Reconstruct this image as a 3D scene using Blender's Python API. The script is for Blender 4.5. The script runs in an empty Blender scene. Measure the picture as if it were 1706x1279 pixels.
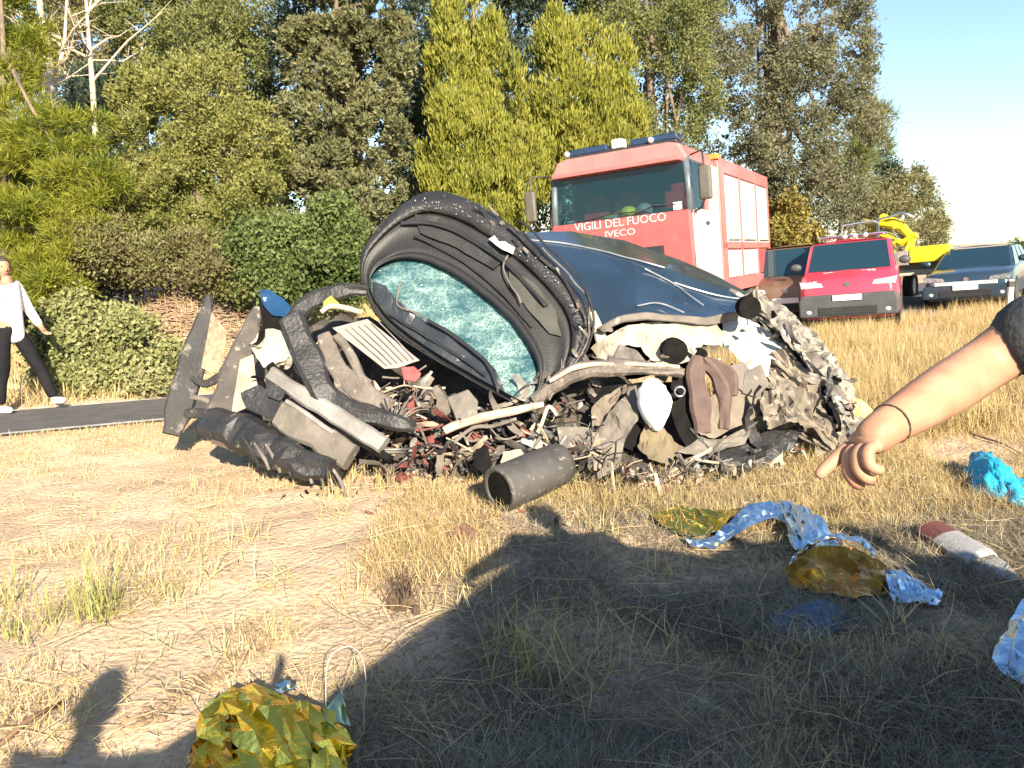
import bpy, bmesh, math, random
import numpy as np
from mathutils import Vector, Matrix, Euler, noise as mnoise

random.seed(7); rng = np.random.default_rng(7)
SC = bpy.context.scene
COL = SC.collection
R = math.radians

# ---------------------------------------------------------------- camera, sky, sun, exposure
F = 1300.0; CX = 853.0; CY = 639.5
PITCH, ROLL, EYE = R(8.85), R(2.5), 1.6
cam_fwd = Vector((0, math.cos(PITCH), -math.sin(PITCH)))
_u = Vector((0, math.sin(PITCH), math.cos(PITCH)))
_x = Vector((1, 0, 0))
cam_up = _u * math.cos(ROLL) + _x * math.sin(ROLL)
cam_right = _x * math.cos(ROLL) - _u * math.sin(ROLL)
cam_loc = Vector((0, 0, EYE))
cd = bpy.data.cameras.new('camera'); cam = bpy.data.objects.new('camera', cd); COL.objects.link(cam)
cd.sensor_fit = 'HORIZONTAL'; cd.sensor_width = 36.0; cd.lens = F / 1706.0 * 36.0
cd.clip_start = 0.05; cd.clip_end = 3000
M = Matrix((cam_right, cam_up, -cam_fwd)).transposed().to_4x4(); M.translation = cam_loc
cam.matrix_world = M
SC.camera = cam

SUN_AZ, SUN_EL = R(17), R(25)          # sun behind the camera, to its right
to_sun = Vector((math.sin(SUN_AZ) * math.cos(SUN_EL), -math.cos(SUN_AZ) * math.cos(SUN_EL), math.sin(SUN_EL)))
world = bpy.data.worlds.new('World'); SC.world = world; world.use_nodes = True
wn = world.node_tree; bg = wn.nodes['Background']
sky = wn.nodes.new('ShaderNodeTexSky'); sky.sky_type = 'NISHITA'; sky.sun_disc = False
sky.sun_elevation = SUN_EL
sky.sun_rotation = math.atan2(to_sun.x, to_sun.y)
sky.air_density = 1.0; sky.dust_density = 0.3; sky.ozone_density = 2.0
wn.links.new(sky.outputs[0], bg.inputs[0]); bg.inputs[1].default_value = 0.082
sd = bpy.data.lights.new('sun', 'SUN'); so = bpy.data.objects.new('sun', sd); COL.objects.link(so)
sd.energy = 5.0; sd.angle = R(0.5); sd.color = (1.0, 0.88, 0.70)
so.rotation_euler = (-to_sun).to_track_quat('-Z', 'Y').to_euler()
SC.view_settings.view_transform = 'Standard'; SC.view_settings.look = 'None'
SC.view_settings.gamma = 1.0; SC.view_settings.use_curve_mapping = False
SC.view_settings.exposure = 1.6
try:
    SC.cycles.max_bounces = 6; SC.cycles.transparent_max_bounces = 12
    SC.cycles.use_denoising = True
except Exception: pass

# ---------------------------------------------------------------- helpers
def W(px, py, d):
    """the place in the world a photographed point has at depth d"""
    px, py, d = float(px), float(py), float(d)
    return cam_loc + d * (cam_fwd + cam_right * ((px - CX) / F) + cam_up * ((CY - py) / F))
def lerp(a, b, t): return a + (b - a) * t
def sstep(a, b, x):
    t = min(1, max(0, (x - a) / (b - a))); return t * t * (3 - 2 * t)
def link(o): COL.objects.link(o); return o
def tag(o, label=None, cat=None, group=None, kind=None):
    if label: o['label'] = label
    if cat: o['category'] = cat
    if group: o['group'] = group
    if kind: o['kind'] = kind
    return o
def thing(name, label, cat, loc=(0, 0, 0), rot=(0, 0, 0), group=None):
    o = link(bpy.data.objects.new(name, None)); o.location = loc; o.rotation_euler = rot
    o.empty_display_size = 0.2
    return tag(o, label, cat, group)
def put(name, me, mat, parent=None, world=False, smooth=False, bevel=0, seg=2, kind=None, label=None, sharp=32):
    o = link(bpy.data.objects.new(name, me))
    if mat is not None:
        for m in (mat if isinstance(mat, (list, tuple)) else [mat]): me.materials.append(m)
    if smooth:
        me.polygons.foreach_set('use_smooth', np.ones(len(me.polygons), bool))
        if smooth == 'auto': me.set_sharp_from_angle(angle=R(sharp))
    if parent is not None:
        o.parent = parent
        if world:
            if parent.parent is None: o.matrix_parent_inverse = parent.matrix_basis.inverted()
            else: o.matrix_parent_inverse = (parent.parent.matrix_basis @ parent.matrix_parent_inverse @ parent.matrix_basis).inverted()
    if bevel:
        b = o.modifiers.new('bevel', 'BEVEL'); b.width = bevel; b.segments = seg; b.limit_method = 'ANGLE'; b.angle_limit = R(35)
    return tag(o, label, None, None, kind)

class MB:
    """collects shapes, then becomes one mesh"""
    def __init__(s): s.v = []; s.f = []; s.mi = []
    def add(s, vs, fs, mi=0):
        n = len(s.v); s.v += [tuple(v) for v in vs]; s.f += [tuple(i + n for i in f) for f in fs]; s.mi += [mi] * len(fs); return s
    def box(s, c, size, rot=None, mi=0, taper=None):
        hx, hy, hz = [k / 2 for k in size]; m = Euler(rot).to_matrix() if rot else None
        vs = []
        for z in (-1, 1):
            for x, y in ((-1, -1), (1, -1), (1, 1), (-1, 1)):
                p = Vector((x * hx, y * hy, z * hz))
                if taper and z > 0: p.x *= taper[0]; p.y *= taper[1]
                if m: p = m @ p
                vs.append(p + Vector(c))
        return s.add(vs, [(3, 2, 1, 0), (4, 5, 6, 7), (0, 1, 5, 4), (1, 2, 6, 5), (2, 3, 7, 6), (3, 0, 4, 7)], mi)
    def prism(s, pts, axis, a, b, mi=0):
        """polygon (two coordinates) pushed from a to b along axis"""
        n = len(pts)
        def mk(p, t):
            q = list(p); q.insert(axis, t); return q
        vs = [mk(p, a) for p in pts] + [mk(p, b) for p in pts]
        fs = [tuple(range(n))[::-1], tuple(range(n, 2 * n))] + [(i, (i + 1) % n, n + (i + 1) % n, n + i) for i in range(n)]
        return s.add(vs, fs, mi)
    def sweep(s, pts, ra, rb=None, n=8, mi=0, ref=None, cap=True, power=1.0):
        """tube of elliptical section along pts: ra across the reference, rb along it"""
        pts = [Vector(p) for p in pts]; m = len(pts)
        if not hasattr(ra, '__len__'): ra = [ra] * m
        if rb is None: rb = ra
        elif not hasattr(rb, '__len__'): rb = [rb] * m
        vs = []; prev = None
        for i, p in enumerate(pts):
            t = (pts[min(i + 1, m - 1)] - pts[max(i - 1, 0)]).normalized()
            if ref is not None: side = t.cross(Vector(ref))
            elif prev is not None: side = prev - t * prev.dot(t)
            else: side = t.cross(Vector((0.3, 0.2, 1)))
            if side.length < 1e-5: side = t.orthogonal()
            side.normalize(); prev = side; up = side.cross(t).normalized()
            for k in range(n):
                a = 2 * math.pi * (k + .5) / n; c, sn = math.cos(a), math.sin(a)
                c = math.copysign(abs(c) ** power, c); sn = math.copysign(abs(sn) ** power, sn)
                vs.append(p + side * (c * ra[i]) + up * (sn * rb[i]))
        fs = [(i * n + k, i * n + (k + 1) % n, (i + 1) * n + (k + 1) % n, (i + 1) * n + k) for i in range(m - 1) for k in range(n)]
        if cap: fs += [tuple(range(n))[::-1], tuple(range((m - 1) * n, m * n))]
        return s.add(vs, fs, mi)
    def ball(s, c, r, nu=12, nv=8, mi=0, jit=0.0, rot=None):
        r = r if hasattr(r, '__len__') else (r, r, r); c = Vector(c); mm = Euler(rot).to_matrix() if rot else None
        vs = []
        def pt(x, y, z):
            k = 1 + (random.uniform(-jit, jit) if jit else 0); p = Vector((x * r[0], y * r[1], z * r[2])) * k
            return c + (mm @ p if mm else p)
        vs.append(pt(0, 0, -1))
        for j in range(1, nv):
            th = math.pi * j / nv - math.pi / 2
            for i in range(nu):
                a = 2 * math.pi * i / nu; vs.append(pt(math.cos(a) * math.cos(th), math.sin(a) * math.cos(th), math.sin(th)))
        vs.append(pt(0, 0, 1)); top = len(vs) - 1
        fs = [(0, 1 + (i + 1) % nu, 1 + i) for i in range(nu)]
        for j in range(nv - 2):
            for i in range(nu):
                a = 1 + j * nu; fs.append((a + i, a + (i + 1) % nu, a + nu + (i + 1) % nu, a + nu + i))
        a = 1 + (nv - 2) * nu; fs += [(a + i, a + (i + 1) % nu, top) for i in range(nu)]
        return s.add(vs, fs, mi)
    def lathe(s, prof, c, axis='x', n=20, mi=0):
        """closed profile of (radius, along) turned about an axis through c"""
        c = Vector(c); vs = []; m = len(prof)
        for k in range(n):
            a = 2 * math.pi * k / n
            for r_, t in prof:
                q = {'x': (t, r_ * math.cos(a), r_ * math.sin(a)), 'y': (r_ * math.cos(a), t, r_ * math.sin(a)), 'z': (r_ * math.cos(a), r_ * math.sin(a), t)}[axis]
                vs.append(c + Vector(q))
        fs = [(k * m + j, k * m + (j + 1) % m, ((k + 1) % n) * m + (j + 1) % m, ((k + 1) % n) * m + j) for k in range(n) for j in range(m)]
        return s.add(vs, fs, mi)
    def mesh(s, name):
        me = bpy.data.meshes.new(name); me.from_pydata(s.v, [], s.f)
        if any(s.mi): me.polygons.foreach_set('material_index', s.mi)
        me.update(); return me
    def build(s, name, mat, parent=None, world=False, fix=True, **k):
        me = s.mesh(name)
        if fix:
            bm = bmesh.new(); bm.from_mesh(me); bmesh.ops.recalc_face_normals(bm, faces=bm.faces); bm.to_mesh(me); bm.free()
        return put(name, me, mat, parent, world, **k)

def quick_mesh(name, verts, nside):
    """faces of nside vertices each, verts given in order, no sharing"""
    n = len(verts); nf = n // nside
    me = bpy.data.meshes.new(name); me.vertices.add(n); me.vertices.foreach_set('co', np.ascontiguousarray(verts, dtype=np.float32).ravel())
    me.loops.add(n); me.loops.foreach_set('vertex_index', np.arange(n, dtype=np.int32))
    me.polygons.add(nf); me.polygons.foreach_set('loop_start', np.arange(0, n, nside, dtype=np.int32))
    try: me.polygons.foreach_set('loop_total', np.full(nf, nside, dtype=np.int32))
    except Exception: pass
    me.update(calc_edges=True); me.validate(); return me

# ---------------------------------------------------------------- materials
MATS = {}
def mat(name, col, rough=.6, metal=0., col2=None, var=6., bump=0., bscale=40., coat=0., spec=.5, speck=None, dirt=None, detail=5.):
    """principled surface: two colours mixed by noise, optional scratches/specks, dirt and relief"""
    if name in MATS: return MATS[name]
    m = bpy.data.materials.new(name); m.use_nodes = True; nt = m.node_tree; N = nt.nodes; L = nt.links
    p = N['Principled BSDF']; tc = N.new('ShaderNodeTexCoord')
    p.inputs['Roughness'].default_value = rough; p.inputs['Metallic'].default_value = metal
    p.inputs['Specular IOR Level'].default_value = spec
    if coat: p.inputs['Coat Weight'].default_value = coat; p.inputs['Coat Roughness'].default_value = .06
    if col2 is None: col2 = tuple(c * .72 for c in col)
    nz = N.new('ShaderNodeTexNoise'); nz.inputs['Scale'].default_value = var; nz.inputs['Detail'].default_value = detail
    L.new(tc.outputs['Object'], nz.inputs['Vector'])
    rp = N.new('ShaderNodeValToRGB'); rp.color_ramp.elements[0].position = .35; rp.color_ramp.elements[1].position = .65
    rp.color_ramp.elements[0].color = (*col2, 1); rp.color_ramp.elements[1].color = (*col, 1)
    L.new(nz.outputs['Fac'], rp.inputs['Fac']); out = rp.outputs['Color']
    for spec_ in (speck, dirt):
        if spec_:
            c3, sc, lo, hi = spec_
            n2 = N.new('ShaderNodeTexNoise'); n2.inputs['Scale'].default_value = sc; n2.inputs['Detail'].default_value = 6; n2.inputs['Roughness'].default_value = .65
            L.new(tc.outputs['Object'], n2.inputs['Vector'])
            r2 = N.new('ShaderNodeValToRGB'); r2.color_ramp.elements[0].position = lo; r2.color_ramp.elements[1].position = hi
            L.new(n2.outputs['Fac'], r2.inputs['Fac'])
            mx = N.new('ShaderNodeMix'); mx.data_type = 'RGBA'; L.new(r2.outputs['Color'], mx.inputs[0]); L.new(out, mx.inputs[6]); mx.inputs[7].default_value = (*c3, 1)
            out = mx.outputs[2]
    L.new(out, p.inputs['Base Color'])
    if bump:
        b = N.new('ShaderNodeBump'); b.inputs['Strength'].default_value = bump; b.inputs['Distance'].default_value = .02
        n3 = N.new('ShaderNodeTexNoise'); n3.inputs['Scale'].default_value = bscale; n3.inputs['Detail'].default_value = 6
        L.new(tc.outputs['Object'], n3.inputs['Vector']); L.new(n3.outputs['Fac'], b.inputs['Height']); L.new(b.outputs[0], p.inputs['Normal'])
    MATS[name] = m; return m

def leafmat(name, cols, trans=.3, rough=.55, scale=.9):
    """cols: ramp of natural leaf colours, picked leaf by leaf, drifting slowly through the crown"""
    m = bpy.data.materials.new(name); m.use_nodes = True; nt = m.node_tree; N = nt.nodes; L = nt.links
    p = N['Principled BSDF']; p.inputs['Roughness'].default_value = rough; p.inputs['Specular IOR Level'].default_value = .25
    ge = N.new('ShaderNodeNewGeometry'); tc = N.new('ShaderNodeTexCoord')
    nz = N.new('ShaderNodeTexNoise'); nz.inputs['Scale'].default_value = scale; nz.inputs['Detail'].default_value = 3; L.new(tc.outputs['Object'], nz.inputs['Vector'])
    a = N.new('ShaderNodeMath'); a.operation = 'MULTIPLY_ADD'; a.inputs[1].default_value = .55; L.new(ge.outputs['Random Per Island'], a.inputs[0])
    b = N.new('ShaderNodeMath'); b.operation = 'MULTIPLY_ADD'; b.inputs[1].default_value = 1.5; b.inputs[2].default_value = -.53; L.new(nz.outputs['Fac'], b.inputs[0]); L.new(b.outputs[0], a.inputs[2])
    rp = N.new('ShaderNodeValToRGB'); el = rp.color_ramp.elements
    while len(el) < len(cols): el.new(.5)
    for i, c in enumerate(cols): el[i].position = i / (len(cols) - 1); el[i].color = (*c, 1)
    L.new(a.outputs[0], rp.inputs['Fac']); L.new(rp.outputs['Color'], p.inputs['Base Color'])
    t = N.new('ShaderNodeBsdfTranslucent'); L.new(rp.outputs['Color'], t.inputs['Color'])
    mx = N.new('ShaderNodeMixShader'); mx.inputs[0].default_value = trans
    L.new(p.outputs[0], mx.inputs[1]); L.new(t.outputs[0], mx.inputs[2]); L.new(mx.outputs[0], N['Material Output'].inputs['Surface'])
    return m

def glassmat(name, tint=(.03, .07, .09), clear=.5, rough=.04):
    """thin tinted pane: clear through and mirror-like at a glance"""
    m = bpy.data.materials.new(name); m.use_nodes = True; nt = m.node_tree; N = nt.nodes; L = nt.links
    p = N['Principled BSDF']; p.inputs['Base Color'].default_value = (*tint, 1); p.inputs['Roughness'].default_value = rough
    p.inputs['Specular IOR Level'].default_value = .8; p.inputs['Coat Weight'].default_value = .6; p.inputs['Coat Roughness'].default_value = .02
    t = N.new('ShaderNodeBsdfTransparent'); t.inputs[0].default_value = (.78, .9, .92, 1)
    mx = N.new('ShaderNodeMixShader'); mx.inputs[0].default_value = clear
    L.new(p.outputs[0], mx.inputs[1]); L.new(t.outputs[0], mx.inputs[2]); L.new(mx.outputs[0], N['Material Output'].inputs['Surface'])
    return m

# ---------------------------------------------------------------- terrain
EDGE_X = [-200, -30, -12, -5.0, -3.5, 0, 3.1, 6.3, 12.5, 40, 200]
EDGE_Y = [-20, 1.0, 5.6, 7.55, 8.0, 9.4, 11.5, 15.6, 20.0, 36, 130]
def edge_y(x): return float(np.interp(x, EDGE_X, EDGE_Y))
def road_w(x): return float(np.interp(x, [-200, -3.5, 0, 3.5, 8, 200], [1.75, 1.75, 4.5, 8.5, 10, 12]))
def road_z(x): return .13 * (1 - sstep(-3, 3, x))
def n3(x, y, s, o=0): return mnoise.noise(Vector((x * s + o, y * s - o, o * .37)))
def hz(x, y):
    s = y - edge_y(x); w = road_w(x)
    h = road_z(x) * sstep(-2.2, -.1, s)
    rough = sstep(0, -.4, s) if s < 0 else sstep(w, w + .6, s)
    near = abs(x) < 14 and y < 14
    if near: h += (.045 * n3(x, y, .8) + .022 * n3(x, y, 2.7, 5) + (.020 * n3(x, y, 6, 9) if y < 8 else 0)) * rough
    if s > w:
        h += min(1.1, .16 * (s - w)) * sstep(14, 4, x) + .12 * n3(x, y, .5, 3) * sstep(w, w + 3, s)
    if -.55 < s < 0 or (0 <= s <= w): h -= .012 * sstep(-.05, .02, s)
    if near and y > 8: h += .95 * math.exp(-((x + 4.55) / 1.05) ** 2 - ((y - 11.6) / .75) ** 2)
    return h
def G(px, py, dz=0.):
    """where the line through a photographed point meets the ground"""
    px, py, dz = float(px), float(py), float(dz)
    d = (cam_fwd + cam_right * ((px - CX) / F) + cam_up * ((CY - py) / F)); z = 0.
    for _ in range(6):
        t = (z - EYE) / d.z; p = cam_loc + d * t; z = hz(p.x, p.y)
    return Vector((p.x, p.y, z + dz))
# ---------------------------------------------------------------- ground, road
def axis_steps(segs):
    out = []
    for a, b, st in segs: out += list(np.arange(a, b, st))
    return np.array(out + [segs[-1][1]])
gx = axis_steps([(-420, -40, 40), (-40, -12, 2), (-12, -4.4, .3), (-4.4, 4.4, .07), (4.4, 14, .3), (14, 40, 2), (40, 440, 40)])
gy = axis_steps([(-300, -20, 40), (-20, .5, 1.5), (.5, 8, .07), (8, 22, .25), (22, 60, 2), (60, 900, 60)])
gv = [(x, y, hz(x, y)) for y in gy for x in gx]; nx = len(gx)
gf = [(j * nx + i, j * nx + i + 1, (j + 1) * nx + i + 1, (j + 1) * nx + i) for j in range(len(gy) - 1) for i in range(nx - 1)]
me = bpy.data.meshes.new('ground'); me.from_pydata(gv, [], gf)
m_ground = mat('dry_earth', (.55, .40, .275), .95, 0, (.44, .315, .21), 1.6, 1.0, 30, speck=((.22, .15, .08), 24, .60, .72), dirt=((.52, .42, .27), 5, .52, .7), spec=.1)
tag(put('ground', me, m_ground, smooth=True), kind='structure')
# asphalt strip with edge lines
rx = np.concatenate([np.arange(-60, -14, 4), np.arange(-14, 14, .4), np.arange(14, 120, 6)])
mb = MB(); rows = []
for x in rx:
    y0 = edge_y(x); w = road_w(x)
    rows.append([(x - .0, y0 + w * t, road_z(x) + .008) for t in (0, .25, .5, .75, 1)])
vs = [p for r in rows for p in r]
mb.add(vs, [(i * 5 + k, (i + 1) * 5 + k, (i + 1) * 5 + k + 1, i * 5 + k + 1) for i in range(len(rows) - 1) for k in range(4)])
m_asph = mat('worn_asphalt', (.125, .115, .11), .9, 0, (.085, .08, .078), 3, .5, 120, speck=((.2, .19, .18), 90, .58, .68), spec=.25)
tag(mb.build('road', m_asph), kind='structure')
mb = MB()
for frac, wd in ((.0, .1), (1., .1)):
    q = []
    for x in rx:
        y0 = edge_y(x); w = road_w(x); y = y0 + (w - wd if frac else 0.02)
        q.append((x, y)); 
    vs = []
    for x, y in q: vs += [(x, y, road_z(x) + .013), (x, y + wd, road_z(x) + .013)]
    mb.add(vs, [(2 * i, 2 * i + 2, 2 * i + 3, 2 * i + 1) for i in range(len(q) - 1)])
tag(mb.build('road_marking', mat('road_paint', (.55, .53, .48), .8, 0, (.30, .28, .25), 9, 0)), kind='structure')

# ---------------------------------------------------------------- grass and straw
def blades(name, pts, length, width, lean, mats, seed, curl=.5):
    """one ribbon of two pieces per blade, leaning and curling its own way"""
    g = np.random.default_rng(seed); n = len(pts)
    L_ = length * g.uniform(.35, 1.3, n) * (np.array([1 + .55 * mnoise.noise(Vector((q[0] * .9, q[1] * .9, seed))) for q in pts])); Wd = width * g.uniform(.6, 1.3, n)
    az = g.uniform(0, 2 * np.pi, n); tilt = np.clip(g.normal(lean, .28, n), .03, 1.52)
    d = np.stack([np.cos(az) * np.sin(tilt), np.sin(az) * np.sin(tilt), np.cos(tilt)], 1)
    t2 = np.clip(tilt + curl * g.uniform(-.1, 1, n), 0, 1.75); az2 = az + g.normal(0, .35, n)
    d2 = np.stack([np.cos(az2) * np.sin(t2), np.sin(az2) * np.sin(t2), np.cos(t2)], 1)
    s = np.stack([-np.sin(az), np.cos(az), g.normal(0, .5, n)], 1); s /= np.linalg.norm(s, axis=1)[:, None]; s *= (Wd / 2)[:, None]
    p = np.asarray(pts); m = p + d * (L_ * .5)[:, None]; e = m + d2 * (L_ * .5)[:, None]
    e[:, 2] = np.maximum(e[:, 2], p[:, 2] + .004); m[:, 2] = np.maximum(m[:, 2], p[:, 2] + .004)
    v = np.empty((n, 5, 3)); v[:, 0] = p - s; v[:, 1] = p + s; v[:, 2] = m + s * .8; v[:, 3] = m - s * .8; v[:, 4] = e
    me = bpy.data.meshes.new(name); me.vertices.add(n * 5); me.vertices.foreach_set('co', v.astype(np.float32).ravel())
    base = np.arange(n, dtype=np.int32)[:, None] * 5
    lo = np.concatenate([base + np.array([0, 1, 2, 3]), base + np.array([3, 2, 4])], 1)
    me.loops.add(n * 7); me.loops.foreach_set('vertex_index', lo.ravel())
    me.polygons.add(n * 2); ls = (np.arange(n)[:, None] * 7 + np.array([0, 4])).astype(np.int32).ravel(); me.polygons.foreach_set('loop_start', ls)
    try: me.polygons.foreach_set('loop_total', np.tile(np.array([4, 3], np.int32), n))
    except Exception: pass
    me.update(calc_edges=True); me.validate()
    return put(name, me, mats, kind='stuff')
m_straw = leafmat('straw', [(.30, .21, .09), (.46, .34, .16), (.56, .45, .24), (.42, .34, .13), (.60, .51, .31)], .15, .6, 2.)
m_gold = leafmat('golden_grass', [(.27, .19, .08), (.42, .31, .145), (.50, .385, .20), (.36, .28, .11), (.54, .44, .25)], .2, .6, 1.2)
m_matt = leafmat('matted_straw', [(.10, .085, .065), (.21, .175, .125), (.16, .145, .10), (.32, .275, .20), (.08, .068, .052)], .1, .6, 2.)  # greyer than the loose straw, colour darkened to deepen the big shadow
m_green = leafmat('green_blades', [(.30, .30, .10), (.38, .36, .13), (.22, .25, .07), (.48, .43, .20)], .2, .5, 2.)
def scatter(n, seed, poly_test, y0=2.0, y1=12., power=1.7):
    """points on the verge, thinning out with distance"""
    g = np.random.default_rng(seed); out = []
    while len(out) < n:
        m = n * 2
        y = y0 * (y1 / y0) ** (g.random(m) ** (1 / power) if power != 1 else g.random(m))
        x = (g.random(m) * 2 - 1) * (y * .78 + .5)
        for a, b in zip(x, y):
            if b < edge_y(a) - .03 and poly_test(a, b): out.append((a, b, hz(a, b) - .004))
            if len(out) >= n: break
    return np.array(out)
def dens(x, y, s=1.1, o=0): return .5 + .9 * n3(x, y, s, o)
rr = random.Random(3)
# zones: thin straw on bare sand at left, matted straw at right, tall golden grass on the right bank
left = lambda x, y: sstep(.25, -1.2, x - .1 * (y - 3)) 
def z_sparse(x, y): return rr.random() < (.10 + .75 * max(0, dens(x, y, 1.3, 2) - .25)) * (.35 + .65 * sstep(.3, .7, dens(x, y, 3.5, 7)))
pts = scatter(46000, 11, lambda x, y: rr.random() < (.13 + .87 * (1 - left(x, y))) and z_sparse(x, y), power=1.1)
blades('straw_litter', pts, .11, .0035, 1.36, m_straw, 1, .2)
def z_matt(x, y): return rr.random() < sstep(-.9, .5, x + .25 * (3.5 - y)) * sstep(6.0, 4.6, y) * (.25 + .75 * sstep(.25, .6, dens(x, y, 2.2, 4)))
pts = scatter(105000, 12, z_matt, power=1.0, y1=6.2)
blades('matted_straw', pts, .15, .0034, 1.36, m_matt, 2, .25)
def z_tuft(x, y): return rr.random() < sstep(.52, .85, dens(x, y, 1.7, 13)) * .9 + .02
pts = scatter(26000, 13, z_tuft, power=1.2, y1=9)
blades('standing_straw', pts[:15000], .105, .0038, .62, m_straw, 3, .7)
def z_gold(x, y):
    d = math.hypot(x - 1.2, y - 5.0)
    a = sstep(1.6, 3.0, x) * sstep(4.7, 6.4, y) + .9 * sstep(-.1, .5, x) * sstep(4.2, 4.5, y) * sstep(6.2, 5.4, y)
    b = .8 * sstep(-.5, -.2, -abs(x + .5)) * sstep(3.4, 4.3, y) * sstep(6.2, 5.2, y)
    return rr.random() < min(1, max(a, b)) * (.12 + .88 * sstep(.2, .7, dens(x, y, 1.1, 21) + .25 * dens(x, y, .35, 31) - .1))
pts = scatter(120000, 14, z_gold, y0=3.2, y1=21., power=1.25)
nearp = pts[pts[:, 1] < 6.4]; farp = pts[pts[:, 1] >= 6.4]
blades('golden_grass', nearp, .125, .0036, .72, m_gold, 4, .6)
blades('tall_golden_grass', farp, .30, .0065, .42, m_gold, 5, .5)
def z_verge(x, y): return x < 2.4 and y > 5.2 and rr.random() < sstep(1.6, .2, edge_y(x) - y) + .12
pts = scatter(26000, 15, z_verge, y0=5., y1=13., power=1.3)
blades('verge_grass', pts[:20000], .065, .005, .9, m_straw, 6, .6)
# individual tufts that show in the picture
TUFTS = [(170, 1020, 60, .42, .35), (160, 1030, 40, .36, .5), (110, 1040, 26, .34, .6), (30, 1060, 44, .26, .5), (15, 1010, 30, .22, .6), (410, 900, 30, .22, .5), (440, 970, 30, .25, .75), (250, 1000, 40, .3, .95), (560, 830, 60, .17, .4), (590, 800, 60, .16, .35), (640, 815, 60, .17, .4), (480, 810, 40, .14, .4), (360, 960, 24, .2, .8), (700, 830, 50, .16, .5),
         (850, 1090, 34, .34, .45), (880, 1140, 30, .3, .6), (1100, 960, 26, .24, .4), (1090, 1100, 24, .3, .6), (1500, 1060, 20, .25, .6), (1240, 1010, 12, .25, .9), (960, 1150, 24, .3, .9), (760, 1010, 30, .14, .5), (700, 970, 50, .16, .4), (780, 940, 40, .17, .3), (1000, 900, 20, .14, .3), (560, 1010, 30, .17, .8)]
tp = {0: [], 1: []}
for i, (px, py, n, ln, le) in enumerate(TUFTS):
    c = G(px, py); gg = random.Random(i)
    pp = []
    for _ in range(n):
        x, y = c.x + gg.gauss(0, .035 + .06 * le), c.y + gg.gauss(0, .035 + .06 * le); pp.append((x, y, hz(x, y) - .005))
    o = blades('grass_tuft', np.array(pp), ln, .0055, le, m_green if i in (0, 1, 2, 3, 4, 7, 14, 15) else m_straw, 100 + i, .6)
    del o['kind']
    tag(o, ['tall pale green grass tuft standing on bare sand at lower left', 'green grass tuft leaning over beside the tallest tuft on the sand', 'loose greenish tuft just left of the tallest tuft on the sand', 'greenish grass tuft by the left edge of the picture', 'pale grass tuft above the greenish one by the left edge',
            'straw tuft alone in the middle of the bare sand', 'flattened straw tuft between the sand and the bronze foil', 'green blades lying flat right of the tallest tuft', 'dry straw tuft in front of the wreck under the grey sill beam', 'straw tuft touching the bottom of the crushed sill beam', 'straw tuft in front of the maroon scraps of the wreck', 'short straw tuft in front of the black bumper of the wreck', 'thin straw tuft left of the flattened one on the sand', 'straw tuft left of the metal canister',
            'tall green grass tuft standing in the big shadow', 'leaning green tuft low in the big shadow', 'straw tuft in shade below the lime green foil', 'straw tuft in the deep shade in the middle foreground', 'straw tuft in the deep shade at lower right', 'few long straws lying in the shade below the foil tent', 'flattened straws in the shadow below the tall green tuft', 'straw tuft on the slanting edge of the big shadow', 'dense straw tuft behind the dark clod', 'straw tuft beside the dark end of the canister', 'thin straw tuft at the upper edge of the big shadow', 'flattened straws left of the dark clod'][i], 'grass tuft')
# long loose stalks on the ground
mb = MB(); gg = random.Random(5)
for i in range(850):
    y = 2.1 * (6.0 / 2.1) ** gg.random(); x = gg.uniform(-.75, .75) * (y + .4)
    if y > edge_y(x) - .3: continue
    a = gg.uniform(0, 6.28); l = gg.uniform(.1, .38); c = Vector((x, y, hz(x, y) + gg.uniform(.006, .03)))
    d = Vector((math.cos(a), math.sin(a), gg.uniform(-.06, .16))) * l; b = Vector((gg.uniform(-.03, .03), gg.uniform(-.03, .03), gg.uniform(0, .02)))
    mb.sweep([c, c + d * .5 + b, c + d], [.0019, .0016, .0008], n=4)
mb.build('straw_stalks', mat('stalk', (.52, .42, .24), .6, 0, (.36, .26, .13), 4), kind='stuff')
# clods and pebbles along the wheel rut
mb = MB(); gg = random.Random(9)
for i in range(520):
    if i < 260:
        t = gg.random() ** .8; c = G(lerp(215, 450, t) + gg.gauss(0, 9), lerp(1215, 1065, t) + gg.gauss(0, 7)); r = gg.uniform(.004, .016)
    else:
        y = 2.2 * 3 ** gg.random(); x = gg.uniform(-.75, .75) * y; c = Vector((x, y, hz(x, y))); r = gg.uniform(.003, .011)
    mb.ball(c + Vector((0, 0, r * .3)), (r * gg.uniform(.7, 1.4), r * gg.uniform(.7, 1.4), r * .7), 6, 4, jit=.25)
mb.build('gravel', mat('clod', (.30, .21, .12), .95, 0, (.16, .11, .07), 20), kind='stuff')
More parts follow.
